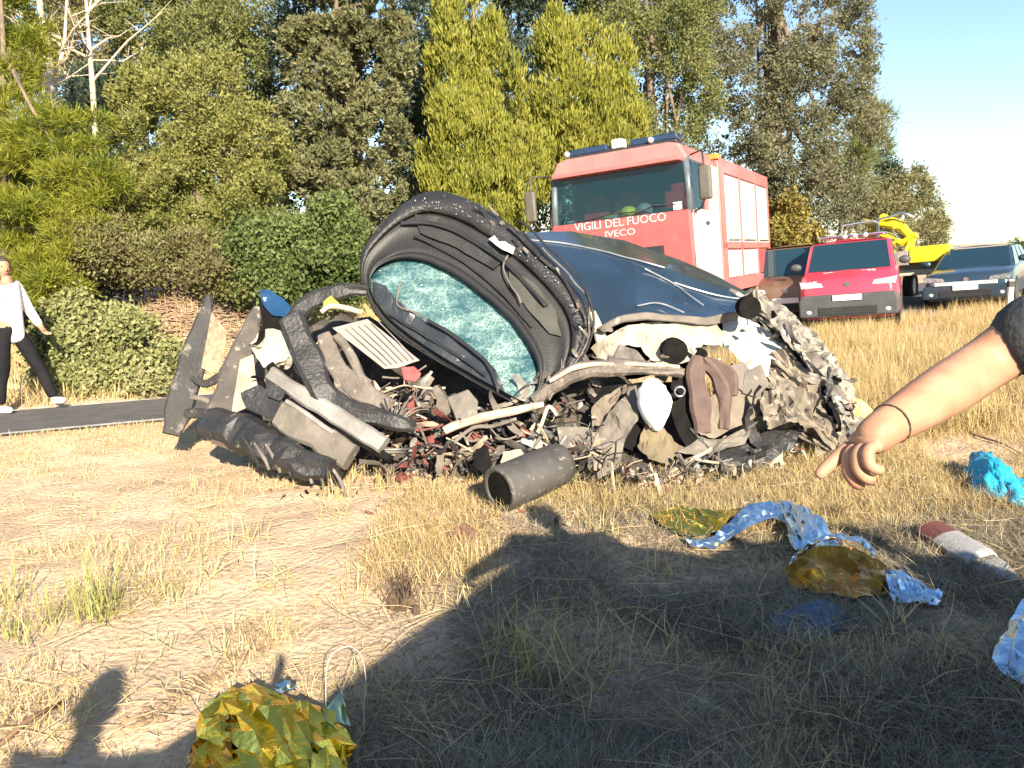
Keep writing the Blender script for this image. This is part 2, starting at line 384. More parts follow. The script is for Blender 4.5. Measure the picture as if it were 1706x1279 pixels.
# ---------------------------------------------------------------- trees and bushes
def unit(v): return v / np.maximum(np.linalg.norm(v, axis=1), 1e-9)[:, None]
def leaves(name, c, d, ln, wd, g):
    """diamond leaves: base, side, tip, side"""
    s = unit(np.cross(d, g.normal(size=c.shape))) * (wd / 2)[:, None]
    d = d * ln[:, None]
    v = np.stack([c - d * .5, c + s - d * .05, c + d * .5, c - s - d * .05], 1).reshape(-1, 3)
    return quick_mesh(name, v, 4)
def crown_points(blobs, n, clump, g, per=40, front=.72, shell=.62, bough=(12, .42, 1.0)):
    """leaf places in clumps, the clumps on boughs that stand out of each lobe with shade between them"""
    nb, fr, st = bough; boughs = []
    for b in blobs:
        c0 = np.array(b[:3]); r0 = np.array(b[3:6])
        u = unit(g.normal(size=(nb, 3))); flip = (u[:, 1] > 0) & (g.random(nb) < front); u[flip, 1] *= -1
        for q in u:
            k = fr * g.uniform(.6, 1.3); boughs.append((c0 + q * r0 * g.uniform(.55, .95), r0 * k * np.array([1, 1, st]), q))
    vol = np.array([b[1][0] * b[1][2] for b in boughs]); vol /= vol.sum()
    C, O, K = [], [], []
    for (c0, r0, q0), share in zip(boughs, vol):
        k = max(2, int(n * share / per))
        u = unit(g.normal(size=(k, 3)) + q0 * .7 + np.array([0, -.25, .25])); rad = shell + (1.1 - shell) * g.random(k) ** .6
        cc = c0 + u * r0 * rad[:, None]
        m = np.repeat(np.arange(k), per); off = g.normal(size=(k * per, 3)) * .5
        sz = clump * g.uniform(.45, 1.25, k)
        C.append(cc[m] + off * sz[m][:, None]); O.append(unit(u[m] * .8 + unit(off) * .9)); K.append(sz[m])
    return np.concatenate(C), np.concatenate(O), np.concatenate(K)
def blob(px, py, d, rx, ry, deep=None):
    c = W(px, py, d); k = d / F
    return (c.x, c.y, c.z, rx * k, (deep if deep else (rx + ry) * .5 * k), ry * k)
def tree(name, label, cat, blobs, kind, n, m_leaf, m_bark, base=None, trunk_r=.14, seed=0, group=None, clump=.22, limbs=7, top=None, bough=(12, .42, 1.0)):
    g = np.random.default_rng(1000 + seed); rr_ = random.Random(seed)
    if base is None:
        lo = min(blobs, key=lambda b: b[2]); base = (lo[0], lo[1] + lo[4] * .2)
    bx, by = base; bz = hz(bx, by) - .05
    t = thing(name, label, cat, (bx, by, bz), group=group)
    c, o, sz = crown_points(blobs, n, clump, g, bough=bough)
    N = len(c)
    if kind == 'olive':
        d = unit(o + g.normal(size=(N, 3)) * .8 + np.array([0, 0, .35])); ln = g.uniform(.04, .092, N); wd = ln * g.uniform(.32, .5, N)
    elif kind == 'broad':
        d = unit(o * .6 + g.normal(size=(N, 3))); ln = g.uniform(.05, .10, N); wd = ln * .62
    elif kind == 'tuft':
        d = unit(o * .9 + g.normal(size=(N, 3)) * .6 + np.array([0, 0, .3])); ln = g.uniform(.05, .12, N); wd = ln * g.uniform(.3, .5, N)
    elif kind == 'feather':
        d = unit(o * .45 + g.normal(size=(N, 3)) * .35 + np.array([0, 0, 1.1])); ln = g.uniform(.07, .15, N); wd = ln * .22
    elif kind == 'needle':
        d = unit(o * 1.0 + g.normal(size=(N, 3)) * .45 + np.array([0, -.1, .35])); ln = g.uniform(.09, .18, N); wd = ln * .10
    far = np.clip(np.linalg.norm(c, axis=1) / 14., .8, 2.2); ln = ln * far ** .7; wd = wd * far ** .7
    me = leaves('crown', c, d, ln, wd, g); me.transform(Matrix.Translation((-bx, -by, -bz)))
    put('crown', me, m_leaf, t)
    mb = MB()
    tz = top if top is not None else max(b[2] for b in blobs)
    ctr = np.mean([b[:3] for b in blobs], axis=0)
    tp = [Vector((bx, by, bz)).lerp(Vector((lerp(bx, ctr[0], .8), lerp(by, ctr[1], .8), tz)), f) + Vector((rr_.gauss(0, .05), rr_.gauss(0, .05), 0)) * (f > 0) for f in (0, .15, .35, .6, .85, 1)]
    mb.sweep(tp, [trunk_r * f for f in (1.3, 1.0, .85, .6, .35, .15)], n=8)
    for i in range(limbs):
        b = blobs[i % len(blobs)]; s = tp[1 + i % 4]; e = Vector(b[:3]) + Vector((rr_.uniform(-.5, .5) * b[3], rr_.uniform(-.5, .3) * b[4], rr_.uniform(-.2, .5) * b[5]))
        mid = s.lerp(e, .5) + Vector((rr_.gauss(0, .12), rr_.gauss(0, .12), .1)); rr0 = trunk_r * rr_.uniform(.28, .45)
        mb.sweep([s, mid, e], [rr0, rr0 * .7, rr0 * .25], n=6)
    mb.build('trunk', m_bark, t, world=True, smooth=True)
    return t
bark = mat('bark', (.20, .155, .11), .95, 0, (.10, .075, .055), 7, .9, 30)
bark_pale = mat('pale_bark', (.52, .44, .34), .9, 0, (.36, .29, .21), 5, .6, 30)
L_pine = leafmat('pine_needles', [(0.068, 0.103, 0.016), (0.188, 0.215, 0.026), (0.300, 0.300, 0.040), (0.237, 0.239, 0.049)], .42)
L_olive = leafmat('olive_leaves', [(0.080, 0.098, 0.026), (0.185, 0.197, 0.052), (0.288, 0.283, 0.092), (0.230, 0.221, 0.066)], .42)
L_brown = leafmat('dry_shrub_leaves', [(.10, .085, .04), (.18, .15, .07), (.15, .16, .05), (.23, .19, .10)], .25)
L_bush = leafmat('bush_leaves', [(0.055, 0.084, 0.025), (0.119, 0.160, 0.046), (0.184, 0.228, 0.080), (0.163, 0.182, 0.071)], .42)
L_juni = leafmat('juniper_sprays', [(0.068, 0.074, 0.034), (0.158, 0.165, 0.074), (0.254, 0.250, 0.119), (0.190, 0.176, 0.090)], .42)
L_cyp = leafmat('cypress_sprays', [(0.100, 0.119, 0.026), (0.212, 0.225, 0.036), (0.324, 0.315, 0.056), (0.255, 0.258, 0.063)], .42)
L_dark = leafmat('shaded_needles', [(0.014, 0.025, 0.018), (0.032, 0.051, 0.034), (0.057, 0.080, 0.046), (0.040, 0.057, 0.040)], .15)  # shade of the back row is put into the leaf colour
L_oak = leafmat('oak_leaves', [(0.065, 0.068, 0.042), (0.148, 0.152, 0.081), (0.225, 0.221, 0.129), (0.190, 0.160, 0.101)], .42)
L_mid = leafmat('woodland_leaves', [(0.070, 0.087, 0.033), (0.162, 0.185, 0.060), (0.242, 0.253, 0.092), (0.185, 0.185, 0.079)], .42)
L_far = leafmat('far_leaves', [(.085, .085, .036), (.15, .145, .06), (.21, .19, .085), (.17, .155, .07)], .25)
L_yel = leafmat('yellow_leaves', [(.13, .12, .03), (.21, .18, .045), (.28, .22, .06), (.17, .16, .05)], .35)
L_low = leafmat('low_shrub_leaves', [(0.108, 0.121, 0.044), (0.206, 0.222, 0.082), (0.291, 0.293, 0.125), (0.267, 0.228, 0.125)], .25)

B = blob
tree('pine_tree', 'bright yellow green pine with long needles behind the walking person', 'tree',
     [B(40, 430, 11, 95, 40), B(150, 395, 10.8, 70, 32), B(60, 352, 11.2, 130, 42), B(150, 300, 11, 60, 45), B(30, 260, 11.4, 80, 40), B(110, 225, 11.2, 80, 40), B(20, 190, 11.5, 60, 45), B(20, 100, 11.6, 60, 50), B(15, 20, 11.8, 65, 45), B(-60, 250, 12, 60, 200)],
     'needle', 90000, L_pine, bark, base=(W(10, 600, 12.2).x, 12.4), trunk_r=.12, seed=1, clump=.15, bough=(11, .42, .7))
tree('pine_sapling', 'small yellow green pine bough low beside the walking person', 'tree', [B(95, 465, 10.6, 48, 22), B(60, 490, 10.6, 40, 20), B(120, 480, 10.7, 25, 16)], 'needle', 7000, L_pine, bark, trunk_r=.03, seed=2, clump=.13, limbs=4)
tree('olive_tree', 'tall round olive green tree left of the clumpy juniper', 'tree',
     [B(330, 175, 12.8, 95, 70), B(290, 250, 12.6, 110, 80), B(390, 260, 12.6, 80, 90), B(240, 330, 12.4, 90, 70), B(350, 350, 12.3, 110, 70), B(430, 330, 12.6, 60, 60), B(300, 410, 12.1, 110, 50), B(245, 160, 13, 50, 50)],
     'olive', 95000, L_olive, bark, trunk_r=.16, seed=3, clump=.13, limbs=10, bough=(16, .34, 1.2))
tree('dry_shrub', 'brownish half dry shrub between the pine and the green bush', 'shrub', [B(150, 400, 11.4, 70, 50), B(215, 420, 11.2, 90, 55), B(140, 450, 11.1, 60, 40), B(300, 440, 11.2, 70, 40), B(380, 455, 11, 60, 40)], 'olive', 42000, L_brown, bark, trunk_r=.05, seed=4, clump=.16)
tree('green_bush', 'fresh green rounded bush directly left of the raised hatch', 'shrub', [B(470, 400, 11.3, 75, 55), B(540, 410, 11.3, 65, 60), B(500, 455, 11.1, 95, 50), B(420, 440, 11.2, 50, 45), B(575, 455, 11.2, 45, 50), B(560, 380, 11.5, 45, 30)], 'broad', 52000, L_bush, bark, trunk_r=.06, seed=5, clump=.17)
tree('juniper_tree', 'tall clumpy grey green juniper with dark gaps above the green bush', 'tree',
     [B(580, 40, 14.5, 105, 80), B(520, 110, 14.4, 60, 60), B(610, 130, 14.2, 80, 75), B(540, 200, 14.2, 80, 60), B(620, 230, 14.1, 75, 65), B(560, 290, 14, 85, 55), B(620, 320, 14, 60, 50), B(560, 350, 14, 45, 40), B(625, 385, 13.4, 50, 60), B(560, -50, 14.6, 110, 60), B(670, 90, 14.4, 30, 60)],
     'tuft', 90000, L_juni, bark, base=(W(575, 400, 14.9).x, 15.0), trunk_r=.11, seed=6, clump=.085, limbs=14, bough=(34, .22, 1.0))
tree('cypress_tree', 'bright yellow green feathery conifer with two tips right of the juniper', 'tree',
     [B(762, 30, 15.2, 34, 75), B(760, 150, 15.1, 55, 100), B(825, 110, 15, 30, 75), B(830, 190, 14.9, 50, 90), B(775, 260, 14.8, 75, 90), B(850, 280, 14.8, 50, 80), B(790, 330, 14.6, 95, 60), B(740, 300, 14.8, 45, 60), B(870, 340, 14.8, 40, 50)],
     'feather', 85000, L_cyp, bark, base=(W(790, 400, 15).x, 15.2), trunk_r=.15, seed=7, clump=.13, bough=(16, .3, 1.9))
tree('cypress_tree', 'broad yellow green feathery conifer right behind the fire engine cab', 'tree',
     [B(930, 75, 17, 40, 45), B(965, 130, 16.8, 75, 70), B(930, 190, 16.6, 55, 70), B(1010, 190, 16.8, 55, 60), B(970, 240, 16.5, 95, 55), B(1040, 235, 16.9, 35, 40), B(900, 250, 16.5, 35, 60)],
     'feather', 60000, L_cyp, bark, trunk_r=.15, seed=8, clump=.15, bough=(16, .3, 1.9))
tree('oak_tree', 'huge grey green evergreen tree towering behind the fire engine at the sky edge', 'tree',
     [B(1230, 20, 22, 120, 90), B(1340, 40, 21.8, 85, 80), B(1400, 110, 21.5, 55, 90), B(1240, 130, 21, 110, 80), B(1340, 160, 21, 95, 80), B(1220, 210, 20.8, 90, 70), B(1310, 250, 20.6, 95, 70), B(1390, 230, 21, 60, 70), B(1250, 290, 20.6, 70, 60), B(1350, 330, 20.4, 80, 60), B(1400, 340, 20.8, 55, 60), B(1310, 370, 20.4, 65, 45), B(1260, -70, 22, 150, 70)],
     'olive', 105000, L_oak, bark, base=(W(1290, 430, 22).x, 23.6), trunk_r=.3, seed=9, clump=.2, limbs=14, bough=(20, .3, 1.0))
tree('woodland_tree', 'mid green leafy tree above the broad yellow conifer', 'tree', [B(1110, 60, 20.5, 85, 80), B(1050, 20, 21, 90, 60), B(1130, 160, 20, 65, 70), B(1100, 220, 19.5, 60, 40), B(990, -10, 21, 70, 50)], 'olive', 46000, L_mid, bark, trunk_r=.2, seed=10, clump=.26)
tree('leaning_pine', 'pine bough reaching out into the blue sky right of the huge tree', 'tree', [B(1440, 215, 25, 32, 30), B(1468, 190, 25, 20, 16), B(1425, 250, 25, 45, 32), B(1400, 290, 25, 50, 40)], 'needle', 13000, L_mid, bark, trunk_r=.14, seed=11, clump=.3)
for i, (lab, bl, n) in enumerate([
    ('dark pointed conifer on the skyline right of the huge tree', [B(1478, 275, 31, 16, 25), B(1475, 310, 31, 30, 35)], 7000),
    ('pale olive tree on the skyline above the yellow crane', [B(1430, 330, 29, 50, 45), B(1460, 365, 28.5, 55, 35), B(1500, 350, 29, 40, 45)], 17000),
    ('pale rounded tree on the skyline between the crane and the dark car', [B(1520, 320, 33, 22, 40), B(1530, 370, 33, 36, 40), B(1500, 395, 32, 40, 25)], 11000),
    ('last small tree of the row before the open sky', [B(1555, 375, 36, 16, 25), B(1552, 405, 36, 20, 20)], 6000)]):
    tree('skyline_tree', lab, 'tree', bl, 'olive', n, L_dark if i == 0 else L_far, bark, trunk_r=.12, seed=20 + i, clump=.32, group='trees along the skyline')
tree('yellow_shrub', 'golden yellow shrub between the fire engine and the red van', 'shrub', [B(1312, 365, 19.5, 34, 35), B(1300, 400, 19.5, 30, 35), B(1335, 395, 19.5, 22, 25)], 'broad', 9000, L_yel, bark, trunk_r=.05, seed=31, clump=.2)
tree('low_shrub', 'low pale green shrub on the far roadside behind the walking person', 'shrub', [B(150, 560, 10.3, 70, 55), B(215, 580, 10.2, 75, 60), B(140, 625, 10.0, 60, 42), B(230, 630, 9.95, 70, 36), B(275, 590, 10.2, 40, 45), B(90, 600, 10.2, 30, 50)], 'broad', 48000, L_low, bark, trunk_r=.04, seed=32, clump=.13)
tree('distant_bush', 'dull green bush at the right edge beyond the dark car', 'shrub', [B(1700, 420, 34, 24, 18), B(1690, 440, 34, 20, 14), B(1720, 430, 34, 30, 24)], 'broad', 6000, L_mid, bark, trunk_r=.05, seed=33, clump=.25)
tree('woodland_tree', 'grey green tree top left of the juniper', 'tree', [B(330, 60, 18, 80, 70), B(420, 40, 18, 70, 60), B(390, 110, 17.6, 60, 40), B(250, 30, 18.2, 60, 60), B(300, -30, 18, 120, 50)], 'olive', 40000, L_mid, bark, trunk_r=.16, seed=34, clump=.24)
tree('woodland_tree', 'dull green tree behind the bare pale trunks', 'tree', [B(110, 30, 19, 95, 90), B(180, 110, 18.5, 80, 80), B(110, 170, 18, 90, 60), B(40, 60, 19, 60, 90)], 'olive', 36000, L_brown, bark, trunk_r=.14, seed=36, clump=.2)
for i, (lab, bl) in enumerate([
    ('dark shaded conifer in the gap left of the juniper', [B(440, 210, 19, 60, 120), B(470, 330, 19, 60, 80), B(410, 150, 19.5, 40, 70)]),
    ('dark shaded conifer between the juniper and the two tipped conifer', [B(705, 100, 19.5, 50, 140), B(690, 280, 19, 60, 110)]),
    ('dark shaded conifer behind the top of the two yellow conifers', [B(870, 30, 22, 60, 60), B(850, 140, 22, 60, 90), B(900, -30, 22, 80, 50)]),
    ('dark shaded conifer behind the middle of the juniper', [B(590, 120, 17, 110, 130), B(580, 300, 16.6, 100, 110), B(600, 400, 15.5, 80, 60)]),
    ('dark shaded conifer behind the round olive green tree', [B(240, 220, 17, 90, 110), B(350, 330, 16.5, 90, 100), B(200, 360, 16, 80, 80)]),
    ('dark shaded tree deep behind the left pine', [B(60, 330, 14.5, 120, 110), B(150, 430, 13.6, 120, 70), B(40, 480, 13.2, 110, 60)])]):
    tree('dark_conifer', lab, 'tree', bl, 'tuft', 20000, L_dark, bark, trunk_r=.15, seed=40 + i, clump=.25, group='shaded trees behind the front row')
# the wood behind, one mass
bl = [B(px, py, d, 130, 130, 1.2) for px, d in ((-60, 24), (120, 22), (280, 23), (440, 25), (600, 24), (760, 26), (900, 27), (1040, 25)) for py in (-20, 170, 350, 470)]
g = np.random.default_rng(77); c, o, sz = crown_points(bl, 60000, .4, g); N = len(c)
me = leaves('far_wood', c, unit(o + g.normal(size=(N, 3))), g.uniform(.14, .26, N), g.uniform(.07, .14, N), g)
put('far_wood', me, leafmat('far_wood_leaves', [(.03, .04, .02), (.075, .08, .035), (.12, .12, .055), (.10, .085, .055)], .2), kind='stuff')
# bare pale trees upper left
def bare(label, pts, r, seed, nb):
    g = random.Random(seed); P = [W(*p) for p in pts]
    t = thing('bare_tree', label, 'tree', (P[0].x, P[0].y, hz(P[0].x, P[0].y)), group='bare pale trees')
    P[0].z = hz(P[0].x, P[0].y) - .05
    mb = MB(); mb.sweep(P, [r * (1 - .75 * i / (len(P) - 1)) for i in range(len(P))], n=8); mb.build('trunk', bark_pale, t, world=True, smooth=True)
    mb = MB()
    for i in range(nb):
        s = P[1].lerp(P[-1], g.random()); a = g.uniform(0, 6.28); l = g.uniform(.5, 1.8)
        e = s + Vector((math.cos(a) * l, math.sin(a) * l * .5, g.uniform(.1, .9) * l)); m = s.lerp(e, .5) + Vector((g.gauss(0, .08), 0, g.gauss(0, .08)))
        mb.sweep([s, m, e], [.022, .015, .005], n=5)
        for _ in range(3):
            s2 = m.lerp(e, g.random()); mb.sweep([s2, s2 + Vector((g.gauss(0, .3), g.gauss(0, .2), g.uniform(0, .5)))], [.009, .003], n=4)
    mb.build('branches', bark_pale, t, world=True)
bare('thick bare pale trunk forking at the upper left', [(95, 420, 13.5), (88, 170, 13.5), (80, 90, 13.5), (68, 20, 13.5), (60, -60, 13.5)], .12, 1, 9)
bare('second stem leaning right from the thick bare trunk', [(92, 420, 13.6), (90, 150, 13.6), (108, 70, 13.6), (112, -20, 13.6)], .06, 2, 7)
bare('thin bare pale trunk right of the forked one', [(165, 420, 14), (154, 140, 14), (147, 50, 14), (140, -40, 14)], .065, 3, 10)
# brush heap and earth bank behind the road
mb = MB(); gg = random.Random(12)
for i in range(1500):
    x, y = gg.gauss(-4.5, .75), gg.gauss(11.3, .45); c = Vector((x, y, hz(x, y) + gg.uniform(0, .1))); a = gg.gauss(0, .5); l = gg.uniform(.1, .5)
    d = Vector((math.cos(a), gg.uniform(-.5, .5), math.sin(a) * .4)) * l
    mb.sweep([c - d * .5, c + Vector((0, 0, gg.gauss(0, .03))), c + d * .5], [.007, .009, .003], n=4)
tag(mb.build('brush_heap', mat('dead_twigs', (.30, .20, .13), .9, 0, (.17, .11, .075), 5)), 'heap of cut brown twigs on the bank behind the low shrub', 'brush heap')
pts = []
gg = random.Random(13)
while len(pts) < 26000:
    x = gg.uniform(-9, 3); s = gg.uniform(0, 4.5); y = edge_y(x) + road_w(x) + .05 + s
    pts.append((x, y, hz(x, y)))
blades('bank_grass', np.array(pts), .26, .012, .5, m_straw, 60, .6)
# ---------------------------------------------------------------- vehicles
tyre_m = mat('tyre_rubber', (.035, .034, .033), .85, 0, (.06, .055, .05), 8, .3, 60)
rim_m = mat('wheel_rim', (.35, .35, .36), .4, .8, (.22, .22, .23), 8)
dark_m = mat('dark_trim', (.022, .023, .025), .5, 0, (.035, .034, .033), 8)
blackin = mat('dark_interior', (.02, .022, .025), .8)
glass_v = glassmat('windscreen_glass', (.008, .04, .055), .72)
glass_c = glassmat('car_glass', (.012, .035, .05), .12)
chrome = mat('chrome', (.6, .61, .62), .2, .9)
white_p = mat('white_paint', (.74, .73, .70), .35, 0, (.66, .64, .60), 3, 0, 40, .4)
plate_m = mat('number_plate', (.72, .72, .70), .4)
lamp_m = mat('lamp_glass', (.55, .57, .58), .15, .2, (.40, .42, .44), 12, 0, 40, .8)
amber_m = mat('amber_lens', (.75, .30, .03), .25, 0, None, 6, 0, 40, .6)
blue_l = mat('blue_lens', (.012, .03, .075), .3, 0, (.008, .018, .045), 20, 0, 40, .8)

def wheel(parent, x, y, r, w, nm='wheel'):
    t = MB().lathe([(r * .62, -w / 2), (r * .94, -w / 2), (r, -w * .34), (r, w * .34), (r * .94, w / 2), (r * .62, w / 2)], (x, y, r), 'x', 26).build(nm, tyre_m, parent, smooth=True)
    mb = MB().lathe([(.02, -w * .38), (r * .64, -w * .42), (r * .64, w * .42), (.02, w * .38)], (x, y, r), 'x', 20)
    for k in range(5):
        a = k * 1.2566; mb.box((x + math.copysign(w * .42, x), y + math.cos(a) * r * .36, r + math.sin(a) * r * .36), (.02, r * .5, r * .14), (a, 0, 0))
    o = mb.build('rim', rim_m, t)
    return t
def lettering(text, size, loc, rot, parent, m, name='lettering', depth=.004, sx=1.0):
    c = bpy.data.curves.new(name, 'FONT'); c.body = text; c.size = size; c.align_x = 'CENTER'; c.extrude = depth; c.resolution_u = 3
    tmp = bpy.data.objects.new('tmp', c); COL.objects.link(tmp)
    dg = bpy.context.evaluated_depsgraph_get(); me = bpy.data.meshes.new_from_object(tmp.evaluated_get(dg)); bpy.data.objects.remove(tmp)
    me.name = name; o = put(name, me, m, parent); o.location = loc; o.rotation_euler = rot; o.scale = (sx, 1, 1); return o

# ---- fire engine: front at y=0, rear along +y, x to the right as one looks at its front
side_m = mat('sun_glare_pink', (.60, .43, .41), .45, 0, (.54, .36, .34), 3)  # red paled to paint in the sun glare, right side only
faded_l = mat('faded_lettering', (.66, .54, .51), .5)
red = mat('fire_red', (.45, .082, .08), .45, 0, (.41, .068, .066), 2.5, 0, 40, .5, dirt=((.42, .16, .11), 4, .56, .78))
pale_red = mat('sun_bleached_red', (.52, .17, .155), .45, 0, (.47, .13, .12), 2, 0, 40, .4)
shut = mat('aluminium_shutter', (.62, .56, .54), .5, .1, (.57, .50, .48), 4)
seat_red = mat('red_seat_cloth', (.38, .03, .04), .8)
psi = R(28); c = W(1165, 330, 12.2); base = Vector((c.x, c.y, 0)) - Vector((math.cos(psi), -math.sin(psi), 0)) * 1.225
ft = thing('fire_engine', 'big red fire engine with white lettering and roof light bar behind the wreck', 'fire engine', (base.x, base.y, .0), (0, R(-3.2), -psi))
W2 = 1.225
# cab shell, open at windscreen and side windows
MB().prism([(-W2 + .01, .82), (W2 - .01, .82), (W2, 1.5), (W2 - .02, 2.25), (-W2 + .02, 2.25), (-W2, 1.5)], 1, 0, .16).build('front_panel', red, ft, bevel=.035, seg=3)
mb = MB(); mb.box((0, -.012, 1.62), (1.5, .03, .22)); 
for k in range(4): mb.box((0, -.022, 1.56 + .05 * k), (1.46, .02, .018))
mb.build('grille', dark_m, ft)
MB().prism([(-W2 - .01, .42), (W2 + .01, .42), (W2 + .01, .86), (-W2 - .01, .86)], 1, -.14, .3).build('bumper', mat('bumper_red', (.45, .03, .03), .45), ft, bevel=.05)
for s in (-1, 1):
    h = MB().box((s * .88, -.145, .66), (.44, .03, .2)).build('headlight', lamp_m, ft, bevel=.01)
    MB().box((s * 1.14, -.145, .66), (.06, .03, .16)).build('indicator', amber_m, ft)
roofv = [(-W2 + .1, 3.0), (-W2 + .03, 3.06), (-W2 + .16, 3.30), (-W2 + .34, 3.34), (W2 - .34, 3.34), (W2 - .16, 3.30), (W2 - .03, 3.06), (W2 - .1, 3.0)]
MB().prism(roofv, 1, .10, 1.95).build('roof', pale_red, ft, bevel=.07, seg=3)
MB().box((0, .02, 3.05), (2.2, .2, .07)).build('sun_visor', mat('visor_green', (.42, .13, .12), .35, 0, (.38, .11, .10), 6, 0, 40, .3), ft, bevel=.015)
for s in (-1, 1):
    MB().sweep([(s * (W2 - .05), .08, 2.2), (s * (W2 - .06), .13, 2.65), (s * (W2 - .09), .17, 3.08)], .055, .06, n=8).build('windscreen_pillar', mat('pillar_grey', (.10, .13, .15), .35, 0, None, 6, 0, 40, .4), ft, smooth=True)
    # side wall: lower door, pillars round the window, rear part
    x0, x1 = sorted((s * (W2 - .05), s * W2))
    d = MB().prism([(.16, .9), (1.15, .9), (1.2, 2.27), (.16, 2.27)], 0, x0, x1).build('door', side_m if s > 0 else red, ft, bevel=.015)
    MB().box((s * (W2 + .012), .98, 2.05), (.03, .16, .05)).build('handle', dark_m, d)
    MB().prism([(1.0, 2.27), (1.2, 2.27), (1.2, 3.06), (1.05, 3.06)], 0, x0, x1).build('door_post', pale_red, ft)
    MB().prism([(.16, 2.27), (1.03, 2.27), (1.07, 3.05), (.24, 3.05)], 0, s * (W2 - .035), s * (W2 - .027)).build('side_window', glass_v, ft)
    MB().prism([(1.22, .9), (1.93, .9), (1.93, 3.05), (1.22, 3.05)], 0, x0, x1).build('rear_side_panel', side_m if s > 0 else red, ft, bevel=.012)
MB().box((0, 1.9, 2.0), (2.38, .06, 2.1)).build('cab_rear_wall', blackin, ft)
MB().box((0, 1.0, .98), (2.3, 1.75, .1)).build('cab_floor', blackin, ft)
MB().box((0, .3, 2.17), (2.26, .36, .14)).build('dashboard', dark_m, ft, bevel=.03)
for x in (-.72, -.12, .78):
    s_ = MB().box((x, .72, 1.85), (.52, .5, .16)).box((x, .92, 2.28), (.5, .13, .75), (-.12, 0, 0)).box((x, .95, 2.68), (.28, .1, .18)).build('seat', seat_red, ft, bevel=.05, seg=3)
MB().lathe([(.205, -.02), (.235, 0), (.205, .02), (.19, 0)], (.7, .62, 2.32), 'z', 24).build('steering_wheel', dark_m, ft, smooth=True)
hm = MB().ball((.08, .32, 2.33), (.15, .18, .12), 14, 9).build('yellow_helmet', mat('helmet_yellow', (.62, .58, .04), .4), ft, smooth=True)
MB().ball((.36, .33, 2.34), (.14, .16, .13), 12, 8).build('grey_helmet', mat('helmet_grey', (.25, .27, .28), .4), ft, smooth=True)
MB().box((-.22, .3, 2.29), (.28, .2, .1), (0, 0, .3)).build('folded_jacket', mat('cloth_green', (.24, .30, .18), .9), ft, bevel=.03)
MB().prism([(-W2 + .09, 2.25), (W2 - .09, 2.25), (W2 - .13, 3.02), (-W2 + .13, 3.02)], 1, .118, .128).build('windscreen', glass_v, ft)
mb = MB().sweep([(-.75, .1, 2.27), (-.1, .09, 2.34), (.45, .1, 2.31)], .012, n=5).sweep([(.2, .1, 2.27), (.6, .09, 2.38), (.95, .1, 2.36)], .012, n=5)
mb.build('wiper', dark_m, ft)
MB().box((.98, .11, 2.33), (.14, .008, .12)).build('windscreen_sticker', plate_m, ft)
lettering('VIGILI DEL FUOCO', .19, (.02, -.006, 2.115), (R(90), 0, 0), ft, faded_l, 'lettering', sx=1.0)
lettering('IVECO', .15, (.02, -.006, 1.955), (R(90), 0, 0), ft, faded_l, 'maker_lettering', sx=1.25)
# light bar
lb = MB().box((0, .55, 3.39), (1.9, .3, .06)).build('light_bar', dark_m, ft, bevel=.02)
for x, w in ((-.60, .72), (.55, .84)): MB().prism([(x - w / 2, 3.42), (x + w / 2, 3.42), (x + w / 2 - .03, 3.53), (x - w / 2 + .03, 3.53)], 1, .43, .68).build('lens', blue_l, lb, bevel=.02)
MB().box((-.06, .5, 3.50), (.2, .22, .15)).build('siren_box', white_p, lb, bevel=.02)
for x in (-.98, .52): MB().ball((x, .4, 3.46), .055, 10, 7).build('spotlight', lamp_m, lb, smooth=True)
MB().sweep([(1.0, .7, 3.36), (1.0, .72, 4.2)], .006, n=5).build('aerial', dark_m, ft)
# mirrors
for s, z0, xo in ((-1, 2.62, .30), (1, 2.62, .22)):
    m_ = MB().sweep([(s * (W2 - .02), .22, 3.1), (s * (W2 + xo), .0, 3.12), (s * (W2 + xo + .03), -.02, 2.75), (s * (W2 + xo + .02), -.02, 2.4), (s * (W2 + xo - .06), .02, 2.25), (s * (W2 - .02), .2, 2.2)], .016, n=6).build('mirror', dark_m, ft, smooth=True)
    MB().box((s * (W2 + xo + .03), -.02, z0), (.2, .1, .52)).build('mirror_head', mat('mirror_brown', (.11, .10, .08), .5), m_, bevel=.04, seg=3)
